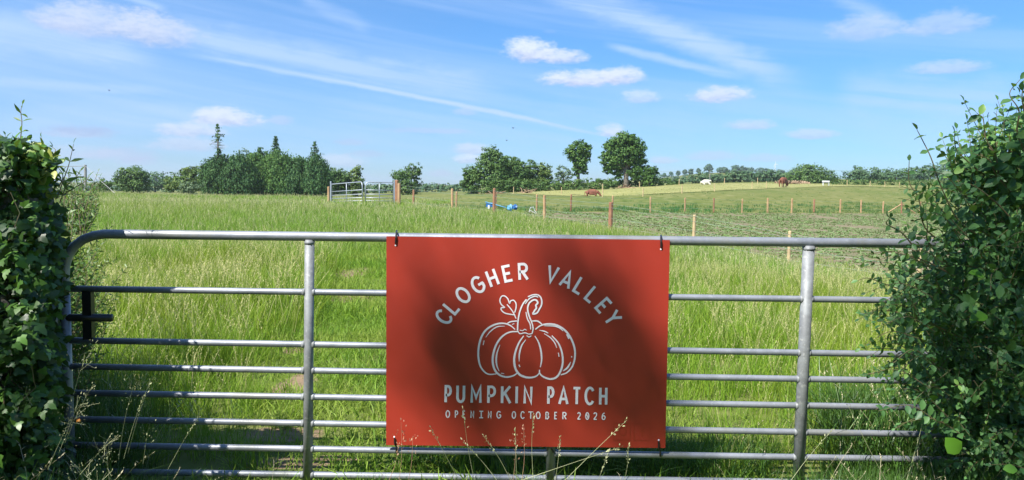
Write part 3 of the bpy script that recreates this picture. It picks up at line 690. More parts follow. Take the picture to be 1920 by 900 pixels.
PK = [
 ([(622, 517), (590, 490), (545, 474), (490, 479), (430, 509), (390, 558), (368, 628), (363, 700), (375, 768), (405, 813), (440, 832), (490, 829)], 7, 15), ([(550, 493), (495, 498), (448, 530), (415, 572)], 3, 9), ([(404, 594), (397, 626)], 6, 6),
 ([(642, 531), (585, 535), (532, 565), (490, 622), (468, 690), (465, 750), (480, 802), (512, 836), (560, 851), (610, 841), (640, 820)], 8, 16), ([(515, 625), (495, 680), (489, 730), (495, 775), (510, 810)], 4, 13), ([(522, 824), (545, 827)], 5, 7),
 ([(682, 562), (650, 608), (626, 668), (615, 730), (624, 790), (650, 831), (690, 850), (730, 855), (770, 845), (795, 820)], 8, 17), ([(697, 588), (667, 632), (652, 688), (650, 742)], 4, 12), ([(648, 765), (656, 780)], 8, 9),
 ([(761, 562), (788, 610), (804, 670), (808, 730), (799, 782)], 6, 13), ([(793, 800), (796, 826), (822, 850), (870, 865), (915, 850), (945, 800), (957, 740), (949, 670), (924, 610), (880, 560)], 8, 15),
 ([(825, 545), (870, 574), (900, 610), (915, 646)], 4, 9), ([(793, 522), (830, 530), (856, 543)], 4, 9), ([(926, 680), (931, 708)], 7, 9),
 ([(764, 516), (800, 490), (850, 478), (910, 485), (970, 520), (1015, 580), (1040, 650), (1041, 720), (1022, 780), (985, 820), (943, 836)], 8, 15), ([(828, 491), (890, 492), (930, 504), (960, 527)], 4, 9),
 ([(985, 550), (1001, 582)], 11, 15), ([(1018, 704), (1021, 713)], 8, 8), ([(1013, 745), (990, 785), (959, 809)], 4, 14), ([(566, 476), (590, 462), (635, 457)], 8, 10), ([(600, 481), (616, 476)], 5, 7), ([(741, 457), (780, 458), (812, 481)], 7, 11),
 ([(639, 524), (641, 470), (652, 400), (675, 340), (702, 305)], 10, 11), ([(692, 337), (722, 300), (760, 283), (785, 290)], 6, 10), ([(712, 287), (750, 272), (785, 275), (806, 300), (808, 340), (793, 372), (775, 400), (748, 407), (757, 386), (771, 366), (768, 346), (781, 330), (771, 311), (748, 310), (720, 333), (710, 372), (720, 420), (740, 470), (748, 510), (741, 546)], 8, 13),
 ([(698, 393), (708, 440), (727, 478), (732, 517)], 6, 9), ([(640, 526), (656, 546), (690, 540), (718, 549), (742, 545)], 7, 8), ([(655, 521), (675, 525), (690, 515), (702, 523)], 5, 6), ([(703, 560), (719, 569), (736, 561)], 6, 8),
 ([(629, 440), (605, 390), (565, 340)], 7, 8), ([(622, 414), (596, 411), (552, 402), (528, 384), (524, 365), (547, 361), (524, 340), (515, 310), (527, 284), (547, 281), (570, 300), (583, 332), (591, 316), (612, 312), (628, 334), (628, 365), (619, 398)], 8, 9),
]
for pts, w0, w1 in PK: ink.stroke([(800 + a / 3.75, 480 + b_ / 3.75) for a, b_ in pts], w0 / 3.75, w1 / 3.75 * .92)
ink.build('pumpkin_drawing', M['white_ink'])
ink = Ink()     # two faint dark emblems in the lower corner
def zz(pts): return [(1120 + a / 6.43, 740 + b_ / 6.43) for a, b_ in pts]
for x0, x1, y0, y1 in ((195, 395, 343, 548), (443, 632, 350, 548)): ink.stroke(zz([(x0, y0), (x1, y0), (x1, y1), (x0, y1), (x0, y0)]), 1.6, smooth=False, closed=True)
ink.stroke(zz(arc(303, 440, 42, 48, -90, 270, 20)), 2.4, smooth=False, closed=True); ink.stroke(zz([(345, 380), (352, 388)]), 2, smooth=False)
ink.stroke(zz([(572, 402), (550, 398), (541, 412), (541, 500)]), 2.6, smooth=False); ink.stroke(zz([(516, 440), (572, 440)]), 2.2, smooth=False)
ink.build('faint_emblems', M['dark_ink'])
for (x, ya, yb, dx) in ((743.5, 434, 457, -2), (1239.5, 443, 464, 0), (740, 822, 849, 3), (1235, 828, 857, 3), (1034, 838, 851, 3)):
    top = ya < 600
    if top: pts = [SP(x + dx, yb, .004), SP(x + dx * .5, (ya + yb) / 2, .0045), P(x, ya + 2, SY + .004), P(x, ya - 1.5, GY), P(x, ya + 8, GY + .026)]
    else: pts = [SP(x, ya, .004), SP(x, (ya + yb) / 2 - 4, .0045), P(x + dx, (ya + yb) / 2 + 2, GY - .024), P(x + dx, yb - 3, GY - .018), P(x + dx, yb + 1, GY - .002), P(x + dx, yb - 6, GY + .02)]
    MB().tube(pts, .0042, 6).build('cable_tie', M['black'], sign)
    hx, hy = (x + dx, yb + 2) if top else (x, ya - 2)
for x, y_ in ((741.5, 460), (1239, 467), (739, 819), (1235, 825)): MB().tube([SP(x, y_, .0008), SP(x, y_, .0018)], .004, 10).build('tie_hole', M['white_ink'], sign)

# ------------------------------------------------------------------ trees
def crown_leaves(lobes, n_clump, per, size, up=.35, droop=False, fill=.25):
    """lobes: (cx, cy, cz, rx, ry, rz) in the world; leaf clumps over each lobe's shell, fewer inside"""
    Ps = []; Ns = []; A = []; Sz = []
    vol = np.array([l[3] * l[5] for l in lobes]); vol = vol / vol.sum()
    for l, f in zip(lobes, vol):
        c = np.array(l[:3]); r = np.array(l[3:]); k = max(6, int(n_clump * f))
        d = unit(rng.normal(size=(k, 3))); rr = np.where(rng.random(k) < fill, rng.uniform(.2, .75, k), rng.uniform(.74, 1.08, k))
        cc = c + d * rr[:, None] * r; cs = rng.uniform(.45, 1.5, k) * np.mean(r) * .17; ca = rng.random(k)
        o = np.clip(rng.normal(size=(k, per, 3)), -1.5, 1.5) * np.array([1, 1, .62 if not droop else 1.35]); q = cc[:, None] + o * cs[:, None, None]
        if droop: q[..., 2] -= (rng.random((k, per)) * np.mean(r) * .18)
        nn = unit(d[:, None] * .8 + unit(o) * .55 + rng.normal(size=(k, per, 3)) * .55 + np.array([0, 0, up]))
        if droop: nn = unit(d[:, None] * np.array([1, 1, .3]) + rng.normal(size=(k, per, 3)) * .4)
        Ps.append(q.reshape(-1, 3)); Ns.append(nn.reshape(-1, 3)); A.append(np.clip(ca[:, None] * .6 + rng.random((k, per)) * .45 - .03, 0, 1).ravel()); Sz.append(rng.uniform(.6, 1.35, k * per))
    Pn = np.concatenate(Ps); N_ = np.concatenate(Ns); a = np.concatenate(A); s = np.concatenate(Sz) * size
    if droop:
        n = N_; t = unit(np.tile([0, 0, -1.0], (len(n), 1)) + rng.normal(size=n.shape) * .35); b = unit(np.cross(n, t)); n = np.cross(t, b)
    else: t, b, n = frames(len(Pn), N_)
    return scatter(QUAD[0], QUAD[1], Pn, s, t, b, n, a)
def plobes(L, Y, dy=0.8):
    """lobes given as (px, py, rpx, rpy) measured in the photograph -> real ellipsoids at distance Y"""
    out = []
    for l in L:
        px, py, rx, ry = l[:4]; yy = Y + (l[4] if len(l) > 4 else rng.uniform(-.25, .25) * rx * Y / F)
        q = P(px, py, yy); s = yy / F; out.append((q[0], q[1], q[2], rx * s, (rx * .5 + ry * .5) * s * dy, ry * s))
    return out
def tree(name, label, L, Y, mat, leaf=.36, n=260, per=22, group=None, cat='tree', trunk=None, droop=False, basepx=None, fill=.25, up=.35, tr=1.0, skirt=True):
    lobes = plobes(L, Y)
    bx = np.mean([l[0] for l in lobes[:3]]) if basepx is None else P(basepx, 352, Y)[0]
    by = np.mean([l[1] for l in lobes]); bz = gz(bx, by)
    if skirt:      # leaves down to near the ground where the photo shows no bare trunk
        lo = min(l[2] - l[5] for l in lobes)
        if lo > bz + .8:
            w_ = max(l[3] for l in lobes) * .85; lobes.append((bx, by, (lo + bz) / 2 + .5, w_, w_ * .8, (lo - bz) / 2 + 1.0))
    root = thing(name, label, cat, (bx, by, bz - .1), group)
    V, Fs, A = crown_leaves(lobes, n, per, leaf, up, droop, fill)
    rebase(mesh_obj('crown', V, Fs, mat, attrs={'rnd': A}), root)
    top = max(lobes, key=lambda l: l[2] + l[5]); H = top[2] + top[5] - bz; r0 = tr * (.045 * H if trunk is None else trunk)
    mb = MB(); jx = rng.normal(0, .015 * H, 6)
    tp = [(bx, by, bz - .3), (bx + jx[0] * .3, by, bz + .12 * H), (bx + jx[0], by, bz + .33 * H), ((bx + top[0]) / 2 + jx[1], by, bz + .55 * H), (top[0], top[1], bz + .8 * H)]
    mb.tube(tp, [r0 * 1.35, r0, r0 * .8, r0 * .5, r0 * .12], 8)
    for l in lobes:
        a = np.array(tp[2]); b_ = np.array(l[:3]) + np.array([0, 0, l[5] * .2]); m_ = (a + b_) / 2 + rng.normal(0, .04 * H, 3)
        if np.linalg.norm(b_ - a) > .5: mb.tube([a, m_, b_], [r0 * .5, r0 * .3, r0 * .08], 6)
    mb.build('trunk', M['trunk'], root, True)
    return root
def conifer(name, label, px, py_top, py_base, Y, half, mat, open_from=0.0, whorls=14, group=None, bare=0.0, dens=1.0):
    """spruce: straight stem, whorls of drooping branches; half = px half width at its base; bare = fraction of the stem with dead twigs only"""
    t_ = P(px, py_top, Y); b_ = P(px, py_base, Y); z0 = gz(b_[0], Y); s = Y / F
    root = thing(name, label, 'tree', (t_[0], Y, z0 - .1), group); H = t_[2] - b_[2]
    mb = MB(); mb.tube([(t_[0], Y, z0 - .3), (t_[0], Y, b_[2]), (t_[0], Y, t_[2] - H * .03)], [.22, .17, .03], 7)
    Pn = []; T_ = []; Nn = []; S = []; A = []
    for w_ in range(whorls):
        f = (w_ + .3) / whorls; z = t_[2] - H * f; ln = half * s * (f ** .75 if not bare else min(1, f * 2.4)) * rng.uniform(.7, 1.15); dead = (1 - f) < bare
        for k in range(7):
            a = rng.random() * 6.283; d = np.array([math.cos(a), math.sin(a), 0]); L_ = ln * rng.uniform(.55, 1.15); dz = rng.uniform(-.28, .1) * L_
            e = np.array([t_[0], Y, z]) + d * L_ + np.array([0, 0, dz]); mb.tube([(t_[0], Y, z), e], [.035, .012], 4, False)
            nl = int((3 if dead and k < 2 else 0 if dead else 9) * dens)
            for q in range(nl):
                u_ = rng.uniform(.15, 1.05); Pn.append(np.array([t_[0], Y, z]) + d * L_ * u_ + np.array([0, 0, dz * u_ - rng.random() * .12 * L_]) + rng.normal(0, .10, 3))
                T_.append(unit(d * .6 + rng.normal(0, .5, 3) + np.array([0, 0, -.5]))); S.append(rng.uniform(.18, .38)); A.append(rng.random())
    Pn = np.array(Pn); T_ = np.array(T_); b2 = unit(np.cross(T_, rng.normal(size=T_.shape))); n2 = np.cross(T_, b2)
    V, Fs, A = scatter(QUAD[0], QUAD[1], Pn, np.array(S), T_, b2, n2, np.array(A))
    rebase(mesh_obj('crown', V, Fs, mat, attrs={'rnd': A}), root); mb.build('trunk', M['trunk'], root)
    return root

CL = M['conifer_light']
OA, AS, OL, CO, PA = M['oakish'], M['ash'], M['olive'], M['conifer'], M['pale_tree']
# left of the field
tree('shrub', 'small loose bush at the left end of the far tree belt', [(192, 345, 16, 11), (178, 350, 12, 8), (204, 350, 10, 9)], 125, OA, .30, 90, 16, cat='bush')
tree('broadleaf_tree', 'round broadleaf tree standing alone left of the dark conifer belt', [(246, 330, 28, 17), (262, 338, 20, 18), (232, 341, 18, 16), (248, 348, 32, 14)], 138, OA, .34, 320)
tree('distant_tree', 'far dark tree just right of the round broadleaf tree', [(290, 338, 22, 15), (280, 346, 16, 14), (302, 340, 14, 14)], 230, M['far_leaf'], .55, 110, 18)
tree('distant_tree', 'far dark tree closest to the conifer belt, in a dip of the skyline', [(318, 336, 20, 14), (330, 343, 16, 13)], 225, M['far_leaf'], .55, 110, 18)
tree('broadleaf_tree', 'mid green tree with two small humps at the left edge of the conifer belt', [(346, 325, 16, 12), (362, 326, 16, 13), (352, 342, 28, 20), (378, 334, 20, 22), (326, 346, 18, 14), (388, 318, 12, 12)], 132, OL, .34, 300)
tree('elder_bush', 'pale flowering bush in front of the conifer belt', [(358, 350, 20, 10), (370, 346, 14, 9), (345, 352, 16, 9)], 120, PA, .28, 110, 16, cat='bush')
tree('cypress_tree', 'dark drooping conifer at the left end of the belt', [(402, 320, 26, 22), (398, 340, 24, 26), (418, 316, 18, 24), (418, 345, 24, 22)], 128, CO, .32, 520, 26, droop=True)
tree('cypress_tree', 'dark drooping conifer right of the tall bare spruce', [(448, 318, 26, 24), (440, 340, 26, 24), (462, 340, 24, 24), (440, 298, 10, 9), (455, 302, 8, 8)], 126, CO, .32, 500, 26, droop=True)
tree('poplar_tree', 'pale grey green tree top showing behind the conifer belt', [(461, 296, 15, 17), (452, 302, 9, 14), (470, 304, 9, 13)], 150, PA, .30, 120, 18, fill=.4)
tree('cypress_tree', 'blunt dark conifer under the small dark spire', [(488, 304, 22, 20), (496, 330, 28, 30), (478, 335, 20, 28), (470, 297, 9, 9)], 128, CL, .32, 500, 26, droop=True)
tree('cypress_tree', 'wide dark conifer below the ragged pointed spruce', [(522, 310, 26, 24), (530, 338, 28, 26), (512, 344, 22, 20), (535, 300, 10, 9)], 127, CL, .32, 520, 26, droop=True)
tree('cypress_tree', 'dark conifer with a rounded shoulder left of the open spruce', [(556, 318, 22, 22), (554, 342, 24, 24), (568, 308, 12, 10), (549, 302, 7, 7)], 127, CO, .32, 440, 26, droop=True)
tree('cypress_tree', 'dark conifer beneath the open topped spruce at the right end', [(592, 315, 22, 22), (598, 340, 26, 25), (580, 345, 20, 20)], 126, CO, .32, 470, 26, droop=True)
tree('broadleaf_tree', 'low broadleaf tree behind the left end of the paired gates', [(632, 329, 18, 14), (618, 326, 12, 12), (624, 344, 22, 18), (646, 340, 14, 18)], 135, OA, .34, 240)
conifer('spruce_tree', 'tall bare stemmed spruce with a tuft of crown above the belt', 408, 233, 286, 130, 15, CO, whorls=10, bare=.45, dens=.9)
conifer('spruce_tree', 'small dark spire between the pale tree and the ragged spruce', 487, 277, 318, 128, 22, CO, whorls=9, dens=1.6)
conifer('spruce_tree', 'thin ragged spruce rising from the middle of the belt', 517, 256, 300, 128, 17, CO, whorls=11, dens=1.1)
conifer('spruce_tree', 'open branched spruce near the right end of the belt', 590, 266, 312, 128, 20, CO, whorls=10, dens=.9)
conifer('spruce_tree', 'dark conical fir under the bare stemmed spruce', 410, 279, 325, 128, 26, CO, whorls=9, dens=1.8)
tree('columnar_tree', 'narrow upright tree behind the left leaf of the paired gates', [(668, 320, 11, 11), (665, 332, 13, 14), (673, 340, 11, 13), (662, 347, 12, 10)], 135, OL, .32, 200, 18)
tree('leaning_tree', 'lone tree with its crown leaning right, behind the end of the wire fence', [(777, 316, 14, 11), (762, 324, 20, 13), (748, 332, 16, 12), (765, 341, 26, 13), (784, 330, 9, 12)], 145, OA, .34, 300, 18, tr=.8)
# centre clump
tree('broadleaf_tree', 'low left tree of the centre clump', [(884, 326, 17, 15), (876, 338, 14, 14), (894, 335, 18, 16)], 128, OA, .34, 240)
tree('broadleaf_tree', 'tallest tree of the centre clump with a domed top', [(922, 290, 18, 16), (912, 305, 20, 18), (935, 304, 20, 18), (925, 325, 32, 24)], 126, OA, .34, 420)
tree('broadleaf_tree', 'second tallest tree of the centre clump, right of the domed one', [(958, 308, 18, 16), (970, 316, 20, 17), (960, 330, 26, 18)], 128, OA, .34, 320)
tree('broadleaf_tree', 'open airy tree near the right end of the centre clump', [(994, 314, 15, 13), (984, 326, 16, 16), (1000, 330, 16, 14)], 130, OA, .32, 200, 18)
tree('broadleaf_tree', 'rightmost tree of the centre clump above the hedge', [(1018, 318, 16, 14), (1026, 328, 14, 13), (1012, 332, 16, 12)], 130, OL, .32, 200, 18)
tree('pale_tree', 'small pale feathery tree between the clump and the slim ash', [(1056, 322, 13, 11), (1066, 328, 11, 9), (1048, 330, 11, 9)], 165, PA, .34, 100, 16)
tree('ash_tree', 'slim ash tree with a bare lower trunk, left of the big ash', [(1086, 275, 17, 12), (1074, 285, 16, 14), (1098, 283, 15, 12), (1086, 296, 20, 14), (1090, 310, 13, 12), (1082, 321, 8, 10), (1097, 318, 6, 9), (1077, 304, 7, 8)], 126, AS, .32, 330, 20, basepx=1085, skirt=False, trunk=.30, fill=.3)
tree('ash_tree', 'big rounded ash tree standing on the edge of the hay field', [(1172, 263, 24, 15), (1155, 275, 22, 17), (1190, 277, 20, 18), (1172, 290, 34, 22), (1143, 300, 20, 14), (1198, 302, 15, 16), (1150, 315, 20, 12), (1185, 320, 22, 12), (1135, 292, 9, 8), (1141, 317, 9, 9), (1196, 331, 13, 9), (1158, 327, 11, 8)], 124, AS, .34, 760, 24, basepx=1174, skirt=False, trunk=.42, fill=.3)
tree('ash_tree', 'young tree leaning out to the right of the big ash', [(1218, 318, 14, 8), (1208, 325, 12, 8), (1228, 326, 9, 6), (1214, 333, 12, 7)], 124, AS, .30, 190, 18, tr=.8)
def hedge(name, label, pxs, Y, mat, leaf=.28, n=240, per=20, group=None, cat='hedge'):
    L = plobes(pxs, Y); root = thing(name, label, cat, (L[0][0], L[0][1], gz(L[0][0], L[0][1])), group)
    lob = []
    for l in L:
        z0 = gz(l[0], l[1]); top = l[2] + l[5]; lob.append((l[0], l[1], (top + z0) / 2, l[3], max(1.0, l[4]), max(.5, (top - z0) / 2)))
    V, Fs, A = crown_leaves(lob, n, per, leaf, .5, fill=.15); rebase(mesh_obj('foliage', V, Fs, mat, attrs={'rnd': A}), root); return root
hedge('hedge', 'long clipped hedge running below the centre clump of trees', [(x, 346 + 6 * math.sin(x * .05) * .3 - (x - 930) * .008, 16, 9) for x in range(935, 1150, 14)], 119, M['oakish'], .26, 420, 22)
hedge('hedge', 'shrubby hedge at the foot of the big ash', [(x, 343 - (x - 1190) * .02, 14, 8 + (x % 3)) for x in range(1128, 1262, 13)], 128, M['oakish'], .26, 260, 20)
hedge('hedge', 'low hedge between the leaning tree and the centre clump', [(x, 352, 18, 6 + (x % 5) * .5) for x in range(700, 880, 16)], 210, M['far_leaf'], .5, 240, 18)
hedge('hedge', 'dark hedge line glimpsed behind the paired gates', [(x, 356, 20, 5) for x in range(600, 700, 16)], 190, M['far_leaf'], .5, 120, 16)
hedge('hedge', 'straight hedge along the right side of the sloping field', [(x, 343 + (x - 1600) * -.006, 20, 6) for x in range(1570, 1960, 18)], 165, M['oakish'], .3, 420, 18)
# middle wood on the right
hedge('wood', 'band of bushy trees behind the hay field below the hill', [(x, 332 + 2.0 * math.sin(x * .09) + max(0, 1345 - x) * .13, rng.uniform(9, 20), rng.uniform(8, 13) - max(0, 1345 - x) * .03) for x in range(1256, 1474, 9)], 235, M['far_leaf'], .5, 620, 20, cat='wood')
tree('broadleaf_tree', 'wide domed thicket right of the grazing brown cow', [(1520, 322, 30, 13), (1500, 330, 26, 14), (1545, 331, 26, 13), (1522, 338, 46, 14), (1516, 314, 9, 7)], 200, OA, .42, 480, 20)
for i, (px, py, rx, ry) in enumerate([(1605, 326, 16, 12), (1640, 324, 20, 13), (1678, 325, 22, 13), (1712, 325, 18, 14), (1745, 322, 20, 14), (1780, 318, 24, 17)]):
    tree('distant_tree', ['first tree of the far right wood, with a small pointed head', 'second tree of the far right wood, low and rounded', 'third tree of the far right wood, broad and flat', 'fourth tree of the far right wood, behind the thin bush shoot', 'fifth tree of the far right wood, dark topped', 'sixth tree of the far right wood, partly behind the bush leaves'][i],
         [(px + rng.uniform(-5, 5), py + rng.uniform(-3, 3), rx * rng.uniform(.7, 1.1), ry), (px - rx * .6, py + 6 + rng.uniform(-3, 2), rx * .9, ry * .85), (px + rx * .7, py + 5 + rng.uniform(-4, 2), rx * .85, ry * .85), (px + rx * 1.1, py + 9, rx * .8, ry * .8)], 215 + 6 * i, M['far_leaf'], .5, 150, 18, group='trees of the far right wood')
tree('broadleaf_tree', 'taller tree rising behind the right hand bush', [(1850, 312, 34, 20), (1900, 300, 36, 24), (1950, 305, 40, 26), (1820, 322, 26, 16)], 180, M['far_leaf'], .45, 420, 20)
# ridge of the hill
for lab, grp, rows in (('rounded tree standing alone on the hill ridge', None, [(1329, 313.5, 8, 5.5)]), ('left one of the low pair of trees on the hill ridge', None, [(1350, 317.5, 7, 3)]), ('right one of the low pair of trees on the hill ridge', None, [(1359, 317, 6, 3.2)]),
                       ('tallest tree of the broad clump on the hill ridge', None, [(1379, 313.5, 8, 5.5)]), ('lower tree in the right part of the broad clump on the ridge', 'clump on the hill ridge', [(1393, 315, 7, 4), (1404, 317, 9, 3)]),
                       ('small bush in the row running down the hill ridge to the left', 'bushes down the hill ridge', [(1310, 318.5, 4, 2.5), (1296, 320, 5, 3), (1284, 321, 4, 2.6), (1272, 322.5, 4, 2.2), (1258, 324, 3, 2), (1246, 327, 3, 2)]),
                       ('low scrub bush along the right end of the hill ridge', 'scrub on the hill ridge', [(1425, 319, 9, 4), (1440, 320, 9, 4), (1462, 322, 9, 4), (1480, 325, 8, 3)])):
    for ri, row in enumerate(rows):
        l = plobes([row], 600)[0]; root = thing('ridge_tree', lab, 'tree', (l[0], l[1], gz(l[0], l[1])), grp)
        if 'bushes' in (grp or ''): root['label'] = ['first', 'second', 'third', 'fourth', 'fifth', 'last and smallest'][ri] + ' small bush down the ridge from the rounded tree'
        if 'scrub' in (grp or ''): root['label'] = ['low scrub right beside the broad ridge clump', 'second low scrub right of the broad ridge clump', 'low scrub beside the wind turbine', 'flattest scrub at the right end of the ridge'][ri]
        if 'clump' in (grp or ''): root['label'] = ['middle tree of the broad clump on the hill ridge', 'lowest and widest tree of the broad clump on the ridge'][ri]
        V, Fs, A = crown_leaves([(l[0], l[1], l[2] - l[5] * .6, l[3], l[4], l[5] * 1.6)], 60, 16, 1.0); rebase(mesh_obj('crown', V, Fs, M['farther'], attrs={'rnd': A}), root)
        MB().tube([(l[0], l[1], gz(l[0], l[1]) - .5), (l[0], l[1], l[2])], [.35, .15], 6).build('trunk', M['trunk'], root)
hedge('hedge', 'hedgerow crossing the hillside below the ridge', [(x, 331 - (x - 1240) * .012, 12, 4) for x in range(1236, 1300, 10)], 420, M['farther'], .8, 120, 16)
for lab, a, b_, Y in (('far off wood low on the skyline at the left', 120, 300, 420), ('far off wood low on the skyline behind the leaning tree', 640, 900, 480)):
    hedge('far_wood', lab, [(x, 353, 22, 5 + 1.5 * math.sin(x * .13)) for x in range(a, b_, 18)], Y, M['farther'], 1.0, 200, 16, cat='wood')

# ------------------------------------------------------------------ fences
def post(mb, b, h, r, lean=0.0, n=8):
    b = np.array(b); t_ = b + np.array([lean * h, 0, h]); mb.tube([b - [0, 0, .2], b + (t_ - b) * .5, t_ - (t_ - b) * .02, t_], [r, r, r * .97, r * .8], n)
f1 = thing('wire_fence', 'post and wire fence running from the paired gates towards the field gate', 'fence', NL[3])
mats = [M['post'], M['post'], M['post_red'], M['post'], M['post_red'], M['post_pale'], M['post_pale'], M['post_pale']]
for i, q in enumerate(NL):
    if i == 0: continue
    mb = MB(); b = np.array([q[0], q[1], gz(q[0], q[1])]); post(mb, b, (1.28, 1.22, 1.3, 1.22, 1.2, 1.2, 1.2, 1.2)[i], (.07, .062, .07, .062, .085, .06, .055, .055)[i], rng.normal(0, .012) + (.03 if i == 4 else 0)); mb.build('post', mats[i], f1)
for h in (.30, .62, .95, 1.12):
    mb = MB(); pts = []
    for i, q in enumerate(NL): pts.append(np.array([q[0], q[1] - .07, gz(q[0], q[1]) + h + rng.normal(0, .03)]))
    mb.tube(pts, .0045, 5); mb.build('wire', M['wire'], f1)
f2 = thing('wire_fence', 'long row of orange brown posts along the far side of the planted plot', 'fence', FL[8])
for i, q in enumerate(FL):
    mb = MB(); b = np.array([q[0], q[1], gz(q[0], q[1])]); post(mb, b, 1.25 + rng.normal(0, .04), .065 + .02 * (q[1] > 66), rng.normal(0, .015)); mb.build('post', M['post'] if i % 4 else M['post_red'], f2)
    if i == 16:
        for sgn in (-1, 1):
            mb = MB(); mb.tube([b + [sgn * 1.5, 0, 0], b + [sgn * .05, 0, .95]], .055, 6); mb.build('brace', M['post'], f2)
for h in (.35, .75, 1.1):
    mb = MB(); mb.tube([np.array([q[0], q[1] - .07, gz(q[0], q[1]) + h]) for q in FL], .006, 5); mb.build('wire', M['wire'], f2)
def small_fence(label, pts, mat, h=1.05, r=.055):
    f = thing('stake_fence', label, 'fence', pts[0])
    for q in pts: mb = MB(); post(mb, q, h, r, rng.normal(0, .02), 6); mb.build('post', mat, f)
    mb = MB(); mb.tube([q + np.array([0, -.05, h * .8]) for q in pts], .004, 4); mb.build('wire', M['wire'], f)
small_fence('pale stakes along the foot of the mown hay', [G(x, Y) for x, Y in ((1130, 86), (1206, 84), (1279, 90), (1340, 97), (1410, 108), (1437, 113))], M['post_pale'])
small_fence('pale stakes along the top edge of the mown hay by the hedge', [G(x, Y) for x, Y in ((963, 106), (1053, 110), (1130, 116), (1199, 119), (1273, 122), (1358, 126), (1420, 130))], M['post_pale'])
small_fence('short pale stakes on the crest at the right end of the hay', [G(x, Y) for x, Y in ((1588, 138), (1631, 140), (1659, 141), (1686, 142))], M['post_pale'])
# paired gates at the corner
def hung_gate(label, pa, pb, za, mir):
    """pa, pb ground points of the two ends"""
    g = thing('field_gate', label, 'gate', pa); d = pb - pa; d[2] = 0; L = np.linalg.norm(d); ex = d / L
    def at(u_, z): return pa + ex * u_ + np.array([0, 0, z + (pb[2] - pa[2]) * u_ / L])
    H = 1.14; z0 = za
    us = [0, .0, .10, .25] if mir else None
    top = [at(.02, z0), at(.02, z0 + H - .22), at(.07, z0 + H - .07), at(.2, z0 + H), at(L - .02, z0 + H), at(L - .02, z0)] if mir else [at(L - .02, z0), at(L - .02, z0 + H - .22), at(L - .07, z0 + H - .07), at(L - .2, z0 + H), at(.02, z0 + H), at(.02, z0)]
    MB().tube(top, .028, 8).build('gate_frame', M['white_steel'], g, True)
    for z in (.0, .16, .32, .50, .72): MB().tube([at(.02, z0 + z), at(L - .02, z0 + z)], .022, 6).build('rail', M['white_steel'], g, True)
    MB().tube([at(L * .5, z0), at(L * .5, z0 + H)], .022, 6).build('stile', M['white_steel'], g, True)
ga, gm, gb = G(622, 42.5), G(681.5, 39.2), G(742, 39.8)
hung_gate('left leaf of the pair of galvanised gates at the far corner of the meadow', ga.copy(), gm.copy() - [.05, 0, 0], .12, False)
hung_gate('right leaf of the pair of galvanised gates, hung by the red brown strainer post', gm.copy() + [.08, 0, 0], gb.copy() - [.12, 0, 0], .12, True)
def single_post(name, label, b, h, r, mat, group=None, n=10):
    mb = MB(); post(mb, b, h, r, 0, n); o = mb.build(name, mat); return tag(o, label, 'post', group)
single_post('gate_post', 'slim galvanised post at the hinge end of the left gate leaf', ga - [.05, 0, 0], 1.42, .045, M['white_steel'])
single_post('gate_post', 'short orange timber post beside the left gate leaf', ga - [.25, -.3, 0], 1.12, .07, M['post'])
single_post('gate_post', 'thick red brown strainer post at the right end of the paired gates', gb + [.06, 0, 0], 1.40, .10, M['post_red'])
single_post('gate_post', 'galvanised post against the red brown strainer post', gb - [.06, .05, 0], 1.38, .04, M['white_steel'])
single_post('gate_post', 'round orange post just right of the red brown strainer post', gb + [.24, -.4, 0], 1.22, .085, M['post'])

# ------------------------------------------------------------------ poles, turbine, birds
up = thing('utility_pole', 'distant wooden utility pole with a crossarm on the skyline', 'pole', G(821, 250))
b = np.array(up.location); tp = P(821, 343.5, 250)
MB().tube([b - [0, 0, .3], tp], [.22, .16], 7).build('pole', M['grey_pole'], up); MB().box(tp - [0, 0, .4], (2.6, .15, .18)).build('crossarm', M['grey_pole'], up); MB().box(tp - [0, 0, 1.0], (1.8, .15, .15)).build('crossarm', M['grey_pole'], up)
up = thing('utility_pole', 'thin telegraph pole left of the field behind the leafy shoots', 'pole', G(160, 62)); b = np.array(up.location); tp = P(160, 309, 62)
MB().tube([b - [0, 0, .3], tp], [.13, .10], 8).build('pole', M['grey_pole'], up)
for e in (P(-200, 318, 60), P(215, 362, 55)): MB().tube([tp - [0, 0, .1], (tp + e) / 2 - [0, 0, .1], e], .02, 4).build('cable', M['grey_pole'], up)
up = thing('utility_pole', 'pale pole at the top of the hay field right of the white cow', 'pole', G(1331, 150)); b = np.array(up.location); tp = P(1331, 320, 150)
MB().tube([b - [0, 0, .3], tp], [.08, .06], 7).build('pole', M['grey_pole'], up)
MB().tube([P(1180, 323, 170), tp - [0, 0, .1], P(1480, 319, 150), P(1640, 320.5, 150)], .02, 4).build('cable', M['wire'], up)
wt = thing('wind_turbine', 'tiny white wind turbine on the skyline', 'wind turbine', G(1453, 900)); b = np.array(wt.location); hb = P(1453.5, 308, 900)
MB().tube([b, hb], [.6, .35], 10).build('tower', M['white'], wt); MB().box(hb + [0, -.8, .1], (.8, 2.4, .8)).build('nacelle', M['white'], wt)
for k in range(3):
    a = R(100 + 120 * k); d = np.array([math.cos(a), 0, math.sin(a)]); c0 = hb + [0, -2.4, 0]
    MB().tube([c0, c0 + d * 1.5, c0 + d * 4.2], [.18, .28, .06], 6).build('blade', M['white'], wt)
